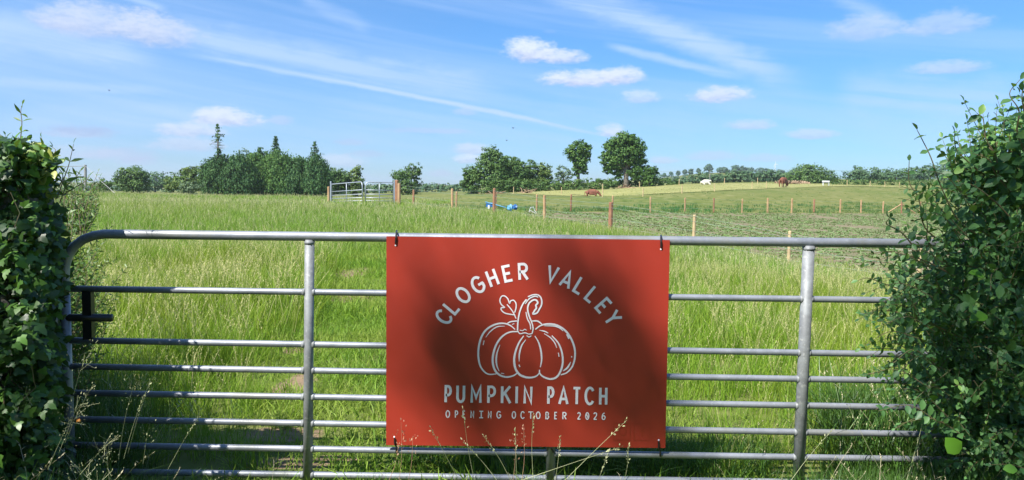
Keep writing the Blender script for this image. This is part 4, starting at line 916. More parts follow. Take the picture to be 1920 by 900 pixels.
for px, py, Y, s_ in ((962, 241, 60, .10), (950, 264, 70, .10), (205, 170, 70, .10)):
    q = P(px, py, Y); V = [(-.0, -s_ * .5, 0), (0, s_ * .5, 0), (s_ * .0, 0, -.05), (-s_ * 1.1, -.05, .08), (-s_ * .5, .08, .10), (s_ * 1.1, -.05, .06), (s_ * .5, .08, .1), (0, 0, .05)]
    o = mesh_obj('bird', np.array(V) + q, [(0, 2, 4, 3), (3, 4, 7, 0), (0, 2, 6, 5), (5, 6, 7, 0), (1, 2, 4), (1, 2, 6), (1, 7, 4), (1, 7, 6)], M['black'])
    tag(o, {962: 'small dark bird, upper one of the two left of the big ash', 950: 'small dark bird, lower one of the two near the centre clump', 205: 'small dark bird high over the left side of the field'}[px], 'bird')

# ------------------------------------------------------------------ cattle
def cow(name, label, loc, head, mat, lying=False, graze=True, s_=1.0):
    root = thing(name, label, 'cow', loc); z = .55 if lying else 1.12
    V = [(-.78, 0, z + .08), (-.4, 0, z + .02), (.1, 0, z - .02), (.55, 0, z), (.85, 0, z + (.02 if graze else .25))]
    r = [.30, .40, .46, .40, .24]; E = [(0, 1), (1, 2), (2, 3), (3, 4)]
    if graze: V += [(1.15, .02, z - .28), (1.35, .03, .42 if not lying else .3), (1.5, .03, .22)]
    else: V += [(1.0, .05, z + .22), (1.2, .1, z + .24), (1.42, .14, z + .1)]
    r += [.15, .15, .08]; E += [(4, 5), (5, 6), (6, 7)]
    for (bx, by) in ((1, 1), (1, -1), (3, 1), (3, -1)):
        k = len(V); fr = bx == 3; x0 = -.62 if not fr else .55
        if lying: V += [(x0, by * .25, .35), (x0 + .35, by * .42, .16), (x0 + .05, by * .5, .08)]
        elif fr: V += [(x0, by * .20, .85), (x0 + .02, by * .2, .48), (x0, by * .2, .06)]
        else: V += [(x0, by * .22, .88), (x0 - .10, by * .22, .50), (x0 - .02, by * .22, .06)]
        r += [.15, .075, .06]; E += [(0 if not fr else 3, k), (k, k + 1), (k + 1, k + 2)]
    k = len(V); V += [(-1.0, 0, z + .02), (-1.04, 0, z - .35), (-1.02, 0, max(.15, z - .7))]; r += [.05, .035, .05]; E += [(0, k), (k, k + 1), (k + 1, k + 2)]
    hd = 6; 
    for by in (1, -1):
        k = len(V); V += [(V[hd][0] - .12, by * .22 + .03, V[hd][2] + .14)]; r += [.05]; E += [(hd, k)]
    me = bpy.data.meshes.new('body'); me.from_pydata([tuple(np.array(v) * s_) for v in V], E, []); o = bpy.data.objects.new('body', me); COL.objects.link(o)
    o.modifiers.new('skin', 'SKIN')
    for i, sv in enumerate(me.skin_vertices[0].data): sv.radius = (r[i] * s_ * (.8 if i < 5 else 1.25), r[i] * s_); sv.use_root = (i == 2)
    o.modifiers.new('sub', 'SUBSURF').levels = 1; o.modifiers['sub'].render_levels = 2; me.materials.append(mat); o.parent = root; root.rotation_euler[2] = head; return root
def Gd(px, Y): return G(px, Y)
cow('cow', 'brown cow grazing side on, half hidden by long grass left of the big ash', Gd(1110, 106) - np.array([0, 0, .38]), R(-6), M['cow'], s_=.98)
cow('cow', 'brown cow seen from behind on the crest of the hay field', Gd(1468, 122), R(42), M['cow'], s_=1.06)
cow('cow', 'white cow lying down at the top of the hay field', Gd(1322, 122), R(15), M['white_hide'], lying=True, graze=False, s_=.85)
q = Gd(1548, 130); tr = thing('feed_trough', 'white feed trough on legs near the domed thicket', 'trough', q)
mb = MB(); mb.box(q + [0, 0, .62], (1.1, .35, .05)); mb.box(q + [0, -.2, .75], (1.1, .04, .28)); mb.box(q + [0, .2, .75], (1.1, .04, .28)); mb.box(q + [-.55, 0, .75], (.04, .38, .28)); mb.box(q + [.55, 0, .75], (.04, .38, .28)); mb.build('trough_body', M['white'], tr)
for sx_ in (-.48, .48):
    for sy_ in (-.15, .15): MB().box(q + [sx_, sy_, .3], (.06, .06, .62)).build('leg', M['white'], tr)
q = Gd(1484, 134); V, Fs, A = crown_leaves([(q[0] + dx, q[1], q[2] + .2, 1.5, .8, .35) for dx in (-1.6, -.6, .4)], 60, 12, .3); o = mesh_obj('root_heap', V, Fs, M['root'], attrs={'rnd': A}); tag(o, 'dark heap of old roots on the crest beside the brown cow', 'heap')
q = Gd(1500, 138); mb = MB()
for k in range(9): mb.tube([q + [-1.6 + k * .4, 0, -.2], q + [-1.5 + k * .4, 0, .35 + .25 * math.sin(k * .39)]], [.5, .12], 7)
o = mb.build('earth_mound', M['root'], None, True); tag(o, 'small mound of bare earth on the crest between the cow and the trough', 'mound')
def blob(name, c, r, mat, sub=3, amp=.3, parent=None):
    import bmesh
    bm = bmesh.new(); bmesh.ops.create_icosphere(bm, subdivisions=sub, radius=1)
    for v in bm.verts:
        k = 1 + amp * (math.sin(v.co.x * 5 + v.co.y * 3) * .5 + math.sin(v.co.z * 7 + v.co.x * 4) * .4 + random.uniform(-.2, .2)); v.co = Vector((c[0] + v.co.x * r[0] * k, c[1] + v.co.y * r[1] * k, c[2] + v.co.z * r[2] * k))
    me = bpy.data.meshes.new(name); bm.to_mesh(me); bm.free(); me.materials.append(mat); o = bpy.data.objects.new(name, me); COL.objects.link(o)
    if parent: rebase(o, parent)
    return o
q = Gd(960, 35.2) + [0, 0, .44]; root = thing('plastic_bag', 'crumpled blue plastic bag lying in the grass behind the wire fence', 'bag', q)
blob('bag', q + [-.08, 0, .0], (.14, .14, .16), M['blue'], 3, .18, root); blob('bag_neck', q + [.14, .05, .03], (.15, .13, .13), M['darkblue'], 2, .3, root)
q = Gd(920, 36.5) + [0, 0, .50]; root = thing('hand_cart', 'blue hand cart with a long pale handle behind the second red brown post', 'cart', q)
MB().box(q + [0, 0, .02], (.42, .4, .20)).build('tray', M['darkblue'], root); MB().tube([q + [-.25, -.2, .16], q + [.75, -.25, -.10]], .025, 6).build('handle', M['blue'], root); MB().tube([q + [-.06, -.22, -.16], q + [-.06, -.22, .0]], .06, 8).build('bucket', M['white'], root)
q = Gd(1000, 34.8) + [0, 0, .42]; root = thing('metal_frame', 'bent white tubular frame lying in the grass beside the blue bag', 'frame', q)
MB().tube([q + [-.18, 0, -.08], q + [-.12, 0, .14], q + [.03, 0, .16], q + [.06, 0, .02], q + [.18, 0, -.12]], .014, 6).build('tube', M['white'], root); MB().tube([q + [-.16, 0, .02], q + [.14, 0, -.14]], .012, 6).build('crossbar', M['white'], root)
# roots and fallen branches at the foot of the centre hedge
for px, Y, lab in ((985, 112, 'bare tree roots exposed under the left end of the long hedge'), (925, 108, 'fallen grey branches at the left foot of the centre clump'), (1172, 121, 'spreading bare roots around the foot of the big ash')):
    q = Gd(px, Y); mb = MB()
    for k in range(11):
        a = rng.uniform(-.3, 3.4); L_ = rng.uniform(.8, 2.3); e = q + [math.cos(a) * L_, rng.uniform(-1, .2), abs(math.sin(a)) * L_ * .45]
        mb.tube([q + [rng.normal(0, .3), 0, .0], (q + e) / 2 + rng.normal(0, .15, 3), e], [.11, .07, .03], 5)
    o = mb.build('tree_roots', M['root']); tag(o, lab, 'roots')

# ------------------------------------------------------------------ foreground left: ivy clad pier and hedge
pier = thing('gate_pier', 'rough grey gate pier almost buried in ivy at the left edge', 'pier', (-2.25, 3.2, 0))
import bmesh
bm = bmesh.new(); bmesh.ops.create_cube(bm, size=1)
bmesh.ops.scale(bm, vec=(.46, .30, 1.60), verts=bm.verts); bmesh.ops.subdivide_edges(bm, edges=bm.edges, cuts=6, use_grid_fill=True)
for v in bm.verts: v.co += Vector(rng.normal(0, .007, 3)); 
for v in bm.verts:
    if v.co.z > .72: v.co.x *= .93; v.co.y *= .93
    v.co += Vector((-2.30, 3.22, .77))
me = bpy.data.meshes.new('pier_shaft'); bm.to_mesh(me); bm.free(); me.materials.append(M['stone']); o = bpy.data.objects.new('pier_shaft', me); COL.objects.link(o); rebase(o, pier)
gp = MB().tube([P(92, 930, 3.36), P(92, 600, 3.36), P(92, 560, 3.36)], .035, 12).build('gate_post', M['old_steel'], None, True); tag(gp, 'round steel post between the pier and the end of the gate', 'post')
gp = MB().tube([P(72, 930, 3.2), P(72, 620, 3.2), P(72, 590, 3.2)], .03, 12).build('gate_post', M['old_steel'], None, True); tag(gp, 'dim steel post just left of the round gate post, under the ivy', 'post')

def leaves_obj(name, Pn, S, nn, rnd, tpl, mat, parent, updir=None, hang=.5):
    """leaves whose tip direction hangs down and outward"""
    N = len(Pn); nn = unit(nn); tip = unit(rng.normal(size=(N, 3)) * .8 + np.array([0, 0, -hang]) if updir is None else updir)
    b = unit(tip - nn * np.sum(tip * nn, 1, keepdims=True)); t = np.cross(b, nn)
    V, Fs, A = scatter(tpl[0], tpl[1], Pn, S, t, b, nn, rnd); o = mesh_obj(name, V, Fs, mat, attrs={'rnd': A}); return rebase(o, parent) if parent else o
ivy = thing('ivy', 'dark glossy ivy smothering the gate pier at the left edge', 'ivy', (-2.3, 3.0, 0))
BY = [(250, 42), (262, 66), (280, 92), (300, 100), (330, 96), (370, 94), (385, 112), (420, 118), (460, 126), (500, 124), (560, 124), (620, 122), (700, 122), (800, 126), (910, 130)]
def ivy_pts(n, y0=258, y1=905, jit=.07, left=-260):
    py = rng.uniform(y0, y1, n); bd = np.interp(py, [a for a, _ in BY], [b_ for _, b_ in BY]); bd = bd - 13; px = left + (bd - left) * rng.random(n) ** .8
    px += rng.normal(0, 5, n)
    lump = vnoise(px, py, 55, 21) - .5
    Y = 3.06 + .30 * np.clip((px - 20) / (bd - 10), 0, 1) ** 2 - .20 * lump + rng.normal(0, jit, n) - .10 * np.clip((py - 400) / 400, -.3, 1)
    tb = np.clip((300 - py) / 60, 0, 1); Y = Y + .12 * tb
    return np.array([P(a, b_, c) for a, b_, c in zip(px, py, Y)]), px, py
Pn, px, py = ivy_pts(5600, jit=.08)
out = np.stack([np.clip((px - 10) / 140, -.4, .9), -np.ones(len(px)) * .8, np.full(len(px), .55)], 1)
leaves_obj('leaves', Pn, rng.uniform(.022, .052, len(Pn)), out + rng.normal(0, .5, out.shape), np.clip(rng.random(len(Pn)) ** 1.4, 0, 1), IVY, M['ivy'], ivy)
Pn, px, py = ivy_pts(4200, jit=.03); Pn = Pn + np.array([-.07, np.where(py > 560, .06, .22).mean(), -.02])
leaves_obj('inner_leaves', Pn, rng.uniform(.05, .075, len(Pn)), rng.normal(0, 1, (len(Pn), 3)) + np.array([.2, -1, .3]), rng.random(len(Pn)) * .5, IVY, M['ivy'], ivy)  # inner and rear leaves toned darker, painting the shade inside the ivy
# body behind: fills the depth of the hedge so it is solid from other sides
n = 5200; Pb = np.column_stack([rng.uniform(-3.9, -2.1, n), rng.uniform(3.0, 3.75, n), rng.uniform(0, 1.50, n)]); Pb[:, 2] *= np.clip(1.05 - (Pb[:, 1] - 3.1) * .5, .3, 1); kk = ~((Pb[:, 0] > -2.5) & (Pb[:, 1] > 3.45))
Pb = Pb[kk]; kk2 = (960 + F * Pb[:, 0] / Pb[:, 1]) < 70; Pb = Pb[kk2]
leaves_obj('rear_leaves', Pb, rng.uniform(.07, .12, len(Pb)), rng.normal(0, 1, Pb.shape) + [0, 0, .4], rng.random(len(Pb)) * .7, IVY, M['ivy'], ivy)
mb = MB()
for k in range(26):
    p0 = rng.uniform(-150, 60); y0 = rng.uniform(380, 860); q0 = P(p0, y0, rng.uniform(2.9, 3.1)); pts = [q0]
    for j in range(4): q0 = q0 + np.array([rng.normal(.0, .025), rng.normal(0, .02), rng.uniform(-.02, .11)]); pts.append(q0)
    mb.tube(pts, [.003, .003, .0025, .002, .0015], 5, False)
mb.build('stems', M['wood_twig'], ivy)
# honeysuckle: pale yellow green growth over the top of the pier, with shoots against the sky
hs = thing('honeysuckle', 'yellow green honeysuckle crowning the ivy clad pier with thin shoots', 'climber', P(50, 300, 3.0))
n = 2300; px = rng.uniform(-220, 104, n); py = rng.uniform(256, 335, n) + np.clip((px - 40) * .55, 0, 60) + 8 * np.sin(px * .07)
keep = (rng.random(n) < np.clip(1.25 - (py - 265) / 130, .1, 1)) & (py > np.interp(px, [-220, 0, 60, 108], [268, 262, 262, 300])); px, py = px[keep], py[keep]
Pn = np.array([P(a, b_, c) for a, b_, c in zip(px, py, rng.uniform(3.08, 3.36, len(px)))])
leaves_obj('leaves', Pn, rng.uniform(.026, .055, len(Pn)), rng.normal(0, .6, Pn.shape) + [-.1, -.6, .7], np.where(rng.random(len(Pn)) < .5, rng.uniform(1.2, 1.7, len(Pn)), rng.random(len(Pn))), OVAL, M['ivy'], hs, hang=.2)
def shoot(parent_mb, leaf_acc, pts, ln, step, opp=True, r0=.0035, tpl='oval', droop=.3, up=.6):
    """thin stem through world pts; leaf pairs every step metres; leaf length ln"""
    p = spline(np.array(pts), 5); parent_mb.tube(p, list(np.linspace(r0, r0 * .35, len(p))), 5, False)
    seg = np.linalg.norm(np.diff(p, axis=0), axis=1); cum = np.concatenate([[0], np.cumsum(seg)]); L_ = cum[-1]; s_ = step * .6; k = 0
    while s_ < L_:
        i = min(np.searchsorted(cum, s_) - 1, len(p) - 2); i = max(i, 0); f = (s_ - cum[i]) / (seg[i] + 1e-9); q = p[i] + (p[i + 1] - p[i]) * f; tg = unit(p[i + 1] - p[i])
        a = k * 1.57 + rng.normal(0, .35); pr = unit(np.cross(tg, [math.cos(a), math.sin(a), .3])); sc_ = ln * rng.uniform(.7, 1.15) * (1 - .45 * (s_ / L_) ** 2)
        for sg in ((1, -1) if opp else ((1,) if k % 2 else (-1,))):
            d = unit(pr * sg + tg * up + rng.normal(0, .15, 3) + np.array([0, 0, -droop * .5])); leaf_acc.append((q, d, sc_))
        s_ += step * rng.uniform(.8, 1.2); k += 1
    leaf_acc.append((p[-1], unit(p[-1] - p[-2]), ln * .55))
def build_leaves(name, acc, tpl, mat, parent, rnd=None):
    Pn = np.array([a[0] for a in acc]); b = np.array([a[1] for a in acc]); S = np.array([a[2] for a in acc]); N = len(acc)
    nn = np.tile([-.1, -.6, .75], (N, 1)) + rng.normal(0, .5, (N, 3)); nn = unit(nn - b * np.sum(nn * b, 1, keepdims=True)); t = np.cross(b, nn)
    V, Fs, A = scatter(tpl[0], tpl[1], Pn, S, t, b, nn, rng.random(N) if rnd is None else rnd); o = mesh_obj(name, V, Fs, mat, attrs={'rnd': A}); return rebase(o, parent)
mb = MB(); acc = []
for pts in ([(30, 300), (38, 262), (41, 230), (39, 208), (42, 196)], [(2, 300), (-4, 275), (3, 258), (-2, 250)], [(12, 290), (14, 268), (10, 254)], [(80, 330), (88, 300), (82, 275), (78, 258)], [(85, 318), (96, 296), (104, 282), (98, 276)],
            [(107, 372), (118, 340), (128, 312), (134, 288), (138, 270)], [(112, 380), (124, 350), (140, 335), (150, 322)], [(110, 352), (118, 330), (108, 312)], [(118, 366), (140, 352), (160, 340), (168, 330)]):
    Y = rng.uniform(3.1, 3.4); shoot(mb, acc, [P(a, b_, Y + .02 * i) for i, (a, b_) in enumerate(pts)], .062, .048, True, .0028)
mb.build('shoot_stems', M['wood_twig'], hs); build_leaves('shoot_leaves', acc, LANCE, M['shoot'], hs)
# light shrub growing beyond the gate end
sh = thing('willow_shrub', 'light green slender leaved shrub beyond the left end of the gate', 'shrub', (-2.5, 4.3, 0))
mb = MB(); acc = []
for k in range(330):
    Y = rng.uniform(3.9, 4.9); x0 = rng.uniform(-3.0, -2.45) * Y / 4.2; z0 = rng.uniform(.1, .75); d = np.array([rng.uniform(-.2, .55), rng.normal(0, .2), rng.uniform(.35, .95)]); L_ = rng.uniform(.25, .62)
    b0 = np.array([x0, Y, z0]); e = b0 + unit(d) * L_; e[2] = min(e[2], 1.33 + rng.normal(0, .05)); e[0] = min(e[0], P(195 + rng.normal(0, 32), 450, e[1])[0]); shoot(mb, acc, [b0, (b0 + e) / 2 + rng.normal(0, .03, 3) + [0, 0, .04], e + [0, 0, -.02]], .055, .032, True, .003, up=.9)
for k in range(60):
    px = rng.uniform(100, 172); Y = rng.uniform(4.5, 5.2); b0 = P(px - 10, 440, Y); e = P(px + rng.normal(6, 12), rng.uniform(322, 380), Y + .1); shoot(mb, acc, [b0, (b0 + e) / 2 + rng.normal(0, .03, 3), e], .05, .04, True, .003, up=.9)
mb.build('stems', M['wood_twig'], sh); build_leaves('leaves', acc, LANCE, M['shoot'], sh)
# hedge running back along the lane on the left (just outside the frame) and the lane tree whose branches shade the sign
def leaf_block(name, label, lobes, n, size, mat, cat='hedge', per=10, fill=.5, sz=1):
    root = thing(name, label, cat, (lobes[0][0], lobes[0][1], 0)); V, Fs, A = crown_leaves(lobes, n, per, size, .4, fill=fill); rebase(mesh_obj('foliage', V, Fs, mat, attrs={'rnd': A}), root); return root
leaf_block('hedge', 'tall hedge bank running back along the lane on the left', [(-3.25, y, 1.07, .5, .55, 1.10) for y in (-.6, .2, 1.0, 1.7, 2.3)], 2600, .11, M['oakish'])
leaf_block('hedge', 'high unseen hedge added across the lane to darken the light on the gate', [(x, -6.5 + .3 * math.sin(x), 2.2, 1.5, 1.2, 2.6) for x in np.arange(-13, 14, 2.0)], 5200, .26, M['conifer'])  # out of view, added to cut sky light on faces turned to the lane
lt = thing('lane_tree', 'overhanging lane tree whose shade falls on the sign', 'tree', (-9.5, -11, 0))
def up_sun(px, py, Y, t): return P(px, py, Y) + SUN * t
SH = []   # unseen leaf clumps added for shade: (px, py, Y, distance up sun, radius)
for px, py, r_, n_ in ((850, 680, .09, 34), (885, 750, .10, 30), (800, 720, .07, 8), (940, 720, .10, 12), (880, 610, .06, 8), (1150, 560, .07, 12), (1168, 625, .10, 30), (1185, 700, .10, 30), (1130, 500, .05, 6), (1030, 640, .10, 8), (1110, 690, .09, 12), (1190, 780, .10, 10), (1060, 800, .12, 10), (960, 810, .12, 10), (860, 810, .09, 6), (960, 570, .09, 5), (1060, 560, .08, 5)):
    SH.append((px, py, SY, 19, r_, n_))
for px, py, n_ in ((1910, 600, 30), (1900, 740, 60), (1890, 850, 60), (1960, 680, 60), (50, 640, 60), (60, 780, 60)): SH.append((px, py, 3.0, 15, .20, n_))
Ps = []; 
for px, py, Y, t_, r_, n_ in SH:
    c = up_sun(px, py, Y, t_); Ps.append(c + rng.normal(size=(int(n_ * (.80 if t_ > 16 else .8)), 3)) * r_ * 1.15)
Pn = np.concatenate(Ps); t, b, nn = frames(len(Pn), rng.normal(size=(len(Pn), 3)) * .6 + SUN); V1, F1, A1 = scatter(QUAD[0], QUAD[1], Pn, rng.uniform(.10, .16, len(Pn)), t, b, nn, rng.random(len(Pn)))
V2, F2, A2 = crown_leaves([(-10.5, -12, 12, 3.0, 2.6, 3.4), (-12.5, -13, 10.5, 2.4, 2.2, 2.4), (-10, -14, 14, 2.4, 2.0, 2.0)], 500, 18, .16)
rebase(mesh_obj('crown', np.concatenate([V1, V2]), np.concatenate([F1, F2 + len(V1)]), M['oakish'], attrs={'rnd': np.concatenate([A1, A2])}), lt)
mb = MB(); mb.tube([(-10.5, -12, -.2), (-10.4, -12, 4), (-10.5, -11.8, 8), (-10.5, -12, 13)], [.4, .3, .22, .06], 10)
c0 = up_sun(860, 640, SY, 19); c1 = up_sun(1170, 620, SY, 19); mb.tube([(-10.5, -11.8, 8), (np.array([-10.5, -11.8, 8]) + c0) / 2 + [0, 0, 1], c0, c1], [.13, .08, .025, .008], 6); mb.build('trunk', M['trunk'], lt, True)

# ------------------------------------------------------------------ foreground right: bush through the gate end
bush = thing('honeysuckle_bush', 'dense dark green round leaved bush swallowing the right end of the gate', 'bush', (2.4, 3.3, 0))
BX = [(150, 1965), (215, 1940), (260, 1905), (300, 1850), (350, 1795), (400, 1775), (450, 1778), (500, 1722), (600, 1698), (680, 1698), (760, 1735), (840, 1765), (905, 1780)]
mb = MB(); acc = []
def bx(py): return float(np.interp(py, [a for a, _ in BX], [b_ for _, b_ in BX]))
for k in range(620):          # twigs over the face of the bush, arching out and up
    py = rng.uniform(270, 900); x_ = bx(py) + 14 + rng.random() * 260; Y = 3.02 + .30 * math.exp(-(x_ - bx(py)) / 70) + rng.normal(0, .10) - .15 * (vnoise(x_, py, 60, 31) - .5)
    b0 = P(x_, py, Y); d = unit(np.array([-.50 + rng.normal(0, .35), -.45 + rng.normal(0, .3), .25 + rng.normal(0, .35)])); L_ = rng.uniform(.08, .22)
    e = b0 + d * L_; shoot(mb, acc, [b0, (b0 + e) / 2 + rng.normal(0, .01, 3), e + [0, 0, -.2 * L_]], rng.choice([.028, .036, .045, .06]) * rng.uniform(.85, 1.1), .038, True, .0022, up=.5)
for pts, st, ln in (([(1832, 440), (1790, 405), (1762, 350), (1745, 300), (1730, 262), (1722, 243)], .048, .05), ([(1775, 460), (1738, 420), (1722, 375), (1712, 335), (1707, 305)], .065, .036), ([(1850, 330), (1815, 300), (1800, 275), (1790, 250)], .040, .050),
                    ([(1878, 340), (1862, 300), (1848, 260), (1838, 225), (1832, 212)], .034, .052), ([(1905, 360), (1870, 330), (1850, 305), (1828, 290)], .04, .055), ([(1925, 300), (1910, 250), (1905, 205), (1897, 170), (1915, 150)], .03, .052), ([(1950, 280), (1925, 220), (1918, 180), (1930, 150)], .03, .052),
                    ([(1900, 420), (1860, 380), (1820, 350), (1790, 345)], .04, .045), ([(1790, 520), (1735, 490), (1690, 478), (1665, 470)], .032, .042), ([(1760, 560), (1700, 540), (1660, 532), (1632, 520), (1610, 528)], .036, .038), ([(1770, 620), (1700, 590), (1655, 580), (1630, 585)], .036, .036),
                    ([(1780, 700), (1730, 670), (1680, 655), (1640, 650)], .034, .038), ([(1760, 740), (1700, 725), (1660, 700), (1630, 705)], .036, .036), ([(1720, 470), (1690, 440), (1672, 425), (1668, 410)], .03, .034), ([(1800, 420), (1770, 400), (1745, 405), (1720, 390)], .036, .036), ([(1780, 500), (1750, 455), (1740, 420), (1735, 395)], .03, .036)):
    Y = rng.uniform(2.8, 3.05); shoot(mb, acc, [P(a, b_, Y) + rng.normal(0, .006, 3) for a, b_ in pts], ln * 1.35, st * 1.45, True, .0036, up=.35)
for k in range(120):          # vertical leafy shoots on the crown of the bush
    x_ = rng.uniform(1800, 2040); y0 = np.interp(x_, [1800, 1860, 1920, 2040], [345, 300, 270, 220]) + rng.uniform(0, 60); b0 = P(x_, y0, rng.uniform(2.95, 3.5)); e = b0 + np.array([rng.normal(-.04, .05), rng.normal(0, .05), rng.uniform(.10, .26)]); shoot(mb, acc, [b0, (b0 + e) / 2 + rng.normal(0, .01, 3), e], .055, .042, True, .0022, up=.4)
for k in range(75):           # looser arching sprays standing out from the left face
    py = rng.uniform(360, 820); Y = rng.uniform(2.75, 3.1); x0 = bx(py) + rng.uniform(10, 60); b0 = P(x0, py, Y); L_ = rng.uniform(.14, .30); d = unit(np.array([-.85, rng.normal(-.1, .2), rng.uniform(-.15, .75)]))
    e = b0 + d * L_; shoot(mb, acc, [b0, b0 + d * L_ * .5 + [0, 0, .03], e - [0, 0, .03]], rng.uniform(.030, .044), .038, True, .0022, up=.35)
mb.build('stems', M['wood_twig'], bush); n = len(acc); rv = rng.random(n); rv[rng.random(n) < .10] = 1.38; build_leaves('leaves', acc, OVAL, M['bush'], bush, rv)
n = 5200; py = rng.uniform(245, 905, n); b_ = np.array([bx(v) for v in py]); px = b_ + 42 + rng.random(n) ** .85 * 330; Y = 3.36 + rng.uniform(-.08, .12, n) + .15 * np.exp(-(px - b_) / 60); kp = px < 2150
Pn = np.array([P(a, c, d) for a, c, d in zip(px[kp], py[kp], Y[kp])]); leaves_obj('inner_leaves', Pn, rng.uniform(.045, .07, len(Pn)), rng.normal(0, .7, Pn.shape) + [-.3, -.6, .5], rng.random(len(Pn)) * .8, OVAL, M['bush'], bush)  # darker tones only, the shade inside the bush put into the colour
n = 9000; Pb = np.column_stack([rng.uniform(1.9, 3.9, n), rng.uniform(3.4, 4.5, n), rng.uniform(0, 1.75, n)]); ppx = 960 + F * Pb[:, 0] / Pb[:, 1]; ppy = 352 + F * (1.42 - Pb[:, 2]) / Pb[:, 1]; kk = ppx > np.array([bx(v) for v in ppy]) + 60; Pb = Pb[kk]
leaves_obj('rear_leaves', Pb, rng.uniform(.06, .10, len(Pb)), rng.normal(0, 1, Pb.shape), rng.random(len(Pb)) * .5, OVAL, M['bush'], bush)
# a few broad bright leaves
acc = [(P(1772, 820, 2.75), unit(np.array([.55, -.1, -.6])), .085), (P(1852, 592, 2.8), unit(np.array([-.9, -.1, -.1])), .07), (P(1760, 745, 2.85), unit(np.array([-.9, 0, -.4])), .06), (P(1815, 512, 2.8), unit(np.array([.8, -.2, -.1])), .06), (P(1880, 880, 2.7), unit(np.array([.7, -.2, .1])), .05)]
IV2 = ([(x * 1.35, y, z * 1.3) for x, y, z in OVAL[0]], OVAL[1])
build_leaves('broad_leaves', acc, IV2, leafy('bright_leaf', (.07, .20, .02), (.12, .30, .03), None, .35, .4), bush, np.array([.9, .3, .5, .4, .5]))

# ------------------------------------------------------------------ verge grass in front of the gate and flowering stalks
verge = collection('verge_tufts', [tuft('verge_a%d' % i, 34, .40, .10, .0062, .8, M['dark_grass'], 80 + i, stalks=s, seg=4) for i, s in enumerate((0, 0, 1))])
def strip(px0, px1, y0, y1, n): 
    Y = rng.uniform(y0, y1, n); px = rng.uniform(px0, px1, n); return (px - 960) / F * Y, Y
for nm, (a, b_, c, d, n), (s0, s1) in (('verge_grass', (-150, 330, 2.5, 3.36, 120), (.45, .95)), ('verge_grass', (1480, 1990, 2.75, 3.40, 210), (.5, .95)), ('verge_grass', (330, 1520, 3.15, 3.40, 60), (.22, .42)), ('verge_grass', (-100, 250, 3.5, 4.6, 120), (.7, 1.2)), ('verge_grass', (1560, 2100, 3.5, 4.4, 150), (.9, 1.35)), ('verge_grass', (760, 1480, 3.5, 3.9, 80), (.45, .8))):
    x, y = strip(a, b_, c, d, n)
    if (s0, s1) == (.45, .95): s = rng.uniform(s0, s1, n) * np.interp((x / y * F + 960), [-150, 120, 330], [1.1, 1.0, .55])
    elif a == 1480: s = rng.uniform(s0, s1, n) * np.interp((x / y * F + 960), [1480, 1600, 1990], [.5, .85, 1.0])
    else: s = rng.uniform(s0, s1, n)
    lay(nm, x, y, s, verge, 3)
n = 1600; x = rng.uniform(-3.2, 3.6, n); y = rng.uniform(.6, 3.45, n); lay('lane_edge_grass', x, y, rng.uniform(.6, 1.5, n), short, 3)
def panicle(name, stems, mat):
    mbV = []; mbF = []; A = []
    mb = MB(); pts_l = []
    for (px0, py0, px1, py1, Y, kind) in stems:
        b0 = P(px0, py0, Y); e = P(px1, py1, Y - .03); m_ = (b0 + e) / 2 + rng.normal(0, .008, 3); p = spline(np.array([b0, m_, e]), 8); mb.tube(p, list(np.linspace(.0011, .0005, len(p))), 4, False)
        up_ = unit(e - m_); L_ = {'p': .15, 's': .10, 'f': .11}[kind]
        for q in range({'p': 60, 's': 20, 'f': 26}[kind]):
            f = rng.random() if kind != 's' else q / 20; c = e - up_ * L_ * f; wd = {'p': .030 * (f ** .6 + .15), 's': .0025, 'f': .014}[kind]
            o = rng.normal(0, 1, 3) * wd; sz = {'p': .007, 's': .010, 'f': .009}[kind]; d = unit(up_ + o / max(wd, 1e-4) * .35)
            if kind == 'p' and q % 5 == 0: mb.tube([c - up_ * .012, c + o], .0005, 3, False)
            pts_l.append((c + o, d, sz * rng.uniform(.7, 1.4)))
    o = mb.build(name, mat); tag(o, kind='stuff')
    Pn = np.array([a[0] for a in pts_l]); b = np.array([a[1] for a in pts_l]); S = np.array([a[2] for a in pts_l]); a_ = rng.normal(size=Pn.shape); nn = unit(np.cross(b, a_)); t = np.cross(b, nn)
    V, Fs, A = scatter([(0, 0, 0), (.22, .5, .05), (0, 1, 0), (-.22, .5, .05)], [(0, 1, 2, 3)], Pn, S, t, b, nn, rng.random(len(Pn)))
    tag(mesh_obj('grass_seed_heads', V, Fs, mat), kind='stuff')
M['straw'] = simple('straw_stalk', (.46, .47, .28), (.34, .38, .18), .7, 30)
M['red_straw'] = simple('reddish_stalk', (.52, .30, .22), (.40, .24, .14), .7, 30)
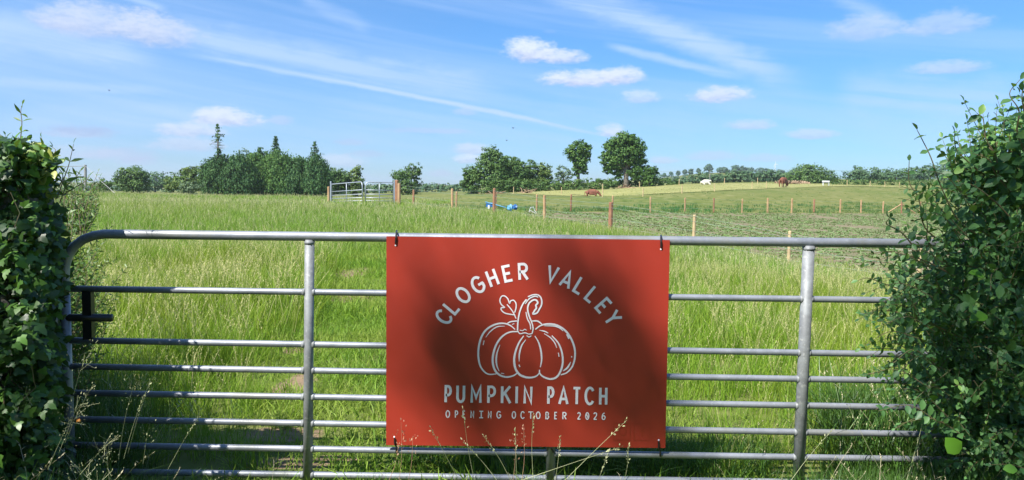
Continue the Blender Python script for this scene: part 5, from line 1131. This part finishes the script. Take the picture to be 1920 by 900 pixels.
L = [(138, 740, 182, 640, 2.9, 'p'), (122, 830, 175, 720, 2.85, 'p'), (110, 850, 150, 745, 2.8, 'p'), (222, 860, 252, 716, 3.0, 'f'), (240, 850, 281, 714, 2.95, 's'), (232, 860, 270, 740, 3.0, 's'), (268, 870, 280, 795, 3.05, 'f'), (315, 880, 372, 782, 3.05, 's'), (150, 890, 222, 815, 2.8, 'p'), (90, 880, 135, 780, 2.75, 'f'), (60, 760, 50, 725, 2.9, 'p'), (205, 900, 205, 830, 2.9, 'p'), (180, 905, 140, 870, 2.7, 'p'),
     (1060, 900, 1175, 788, 3.1, 's'), (965, 905, 1165, 838, 3.15, 's'), (960, 905, 905, 815, 3.2, 's'), (1170, 905, 1178, 835, 3.2, 's'), (935, 905, 868, 828, 3.15, 's'), (1000, 905, 1000, 775, 3.2, 's'), (968, 905, 966, 805, 3.2, 's'), (860, 900, 808, 802, 3.2, 's'), (890, 905, 868, 765, 3.2, 's'), (1040, 905, 1050, 818, 3.2, 's'), (1120, 905, 1140, 850, 3.1, 's'), (1480, 905, 1560, 806, 3.15, 's'), (1700, 900, 1745, 720, 2.9, 's'), (1660, 900, 1590, 760, 2.9, 'f')]
panicle('grass_stalks', L, M['straw'])
panicle('reddish_grass_stalks', [(748, 905, 752, 792, 3.2, 'f'), (765, 905, 774, 818, 3.2, 'f'), (978, 905, 982, 800, 3.2, 's'), (962, 905, 968, 822, 3.2, 'f'), (730, 900, 748, 830, 3.2, 's')], M['red_straw'])
q = P(148, 789, 2.84); blob('flower', q, (.008, .008, .007), simple('orange_petal', (.75, .28, .03), None, .5), 2, .3); tag(bpy.data.objects['flower'], 'tiny orange flower among the grass heads at the lower left', 'flower')

# ------------------------------------------------------------------ haze
m = bpy.data.materials.new('air'); m.use_nodes = True; m.node_tree.nodes.clear()
vo = m.node_tree.nodes.new('ShaderNodeVolumePrincipled'); vo.inputs['Color'].default_value = (.86, .93, 1, 1); vo.inputs['Density'].default_value = .0002; vo.inputs['Anisotropy'].default_value = .2
mo = m.node_tree.nodes.new('ShaderNodeOutputMaterial'); m.node_tree.links.new(vo.outputs[0], mo.inputs['Volume'])
zlo, zhi = float(Z_.min()) - 1.0, float(max(hb[2] + 6, 24)); print('haze', zlo, zhi)
hb_ = MB().box((0, 0, (zlo + zhi) / 2), (6600, 6600, zhi - zlo)).build('haze', m); tag(hb_, kind='stuff')
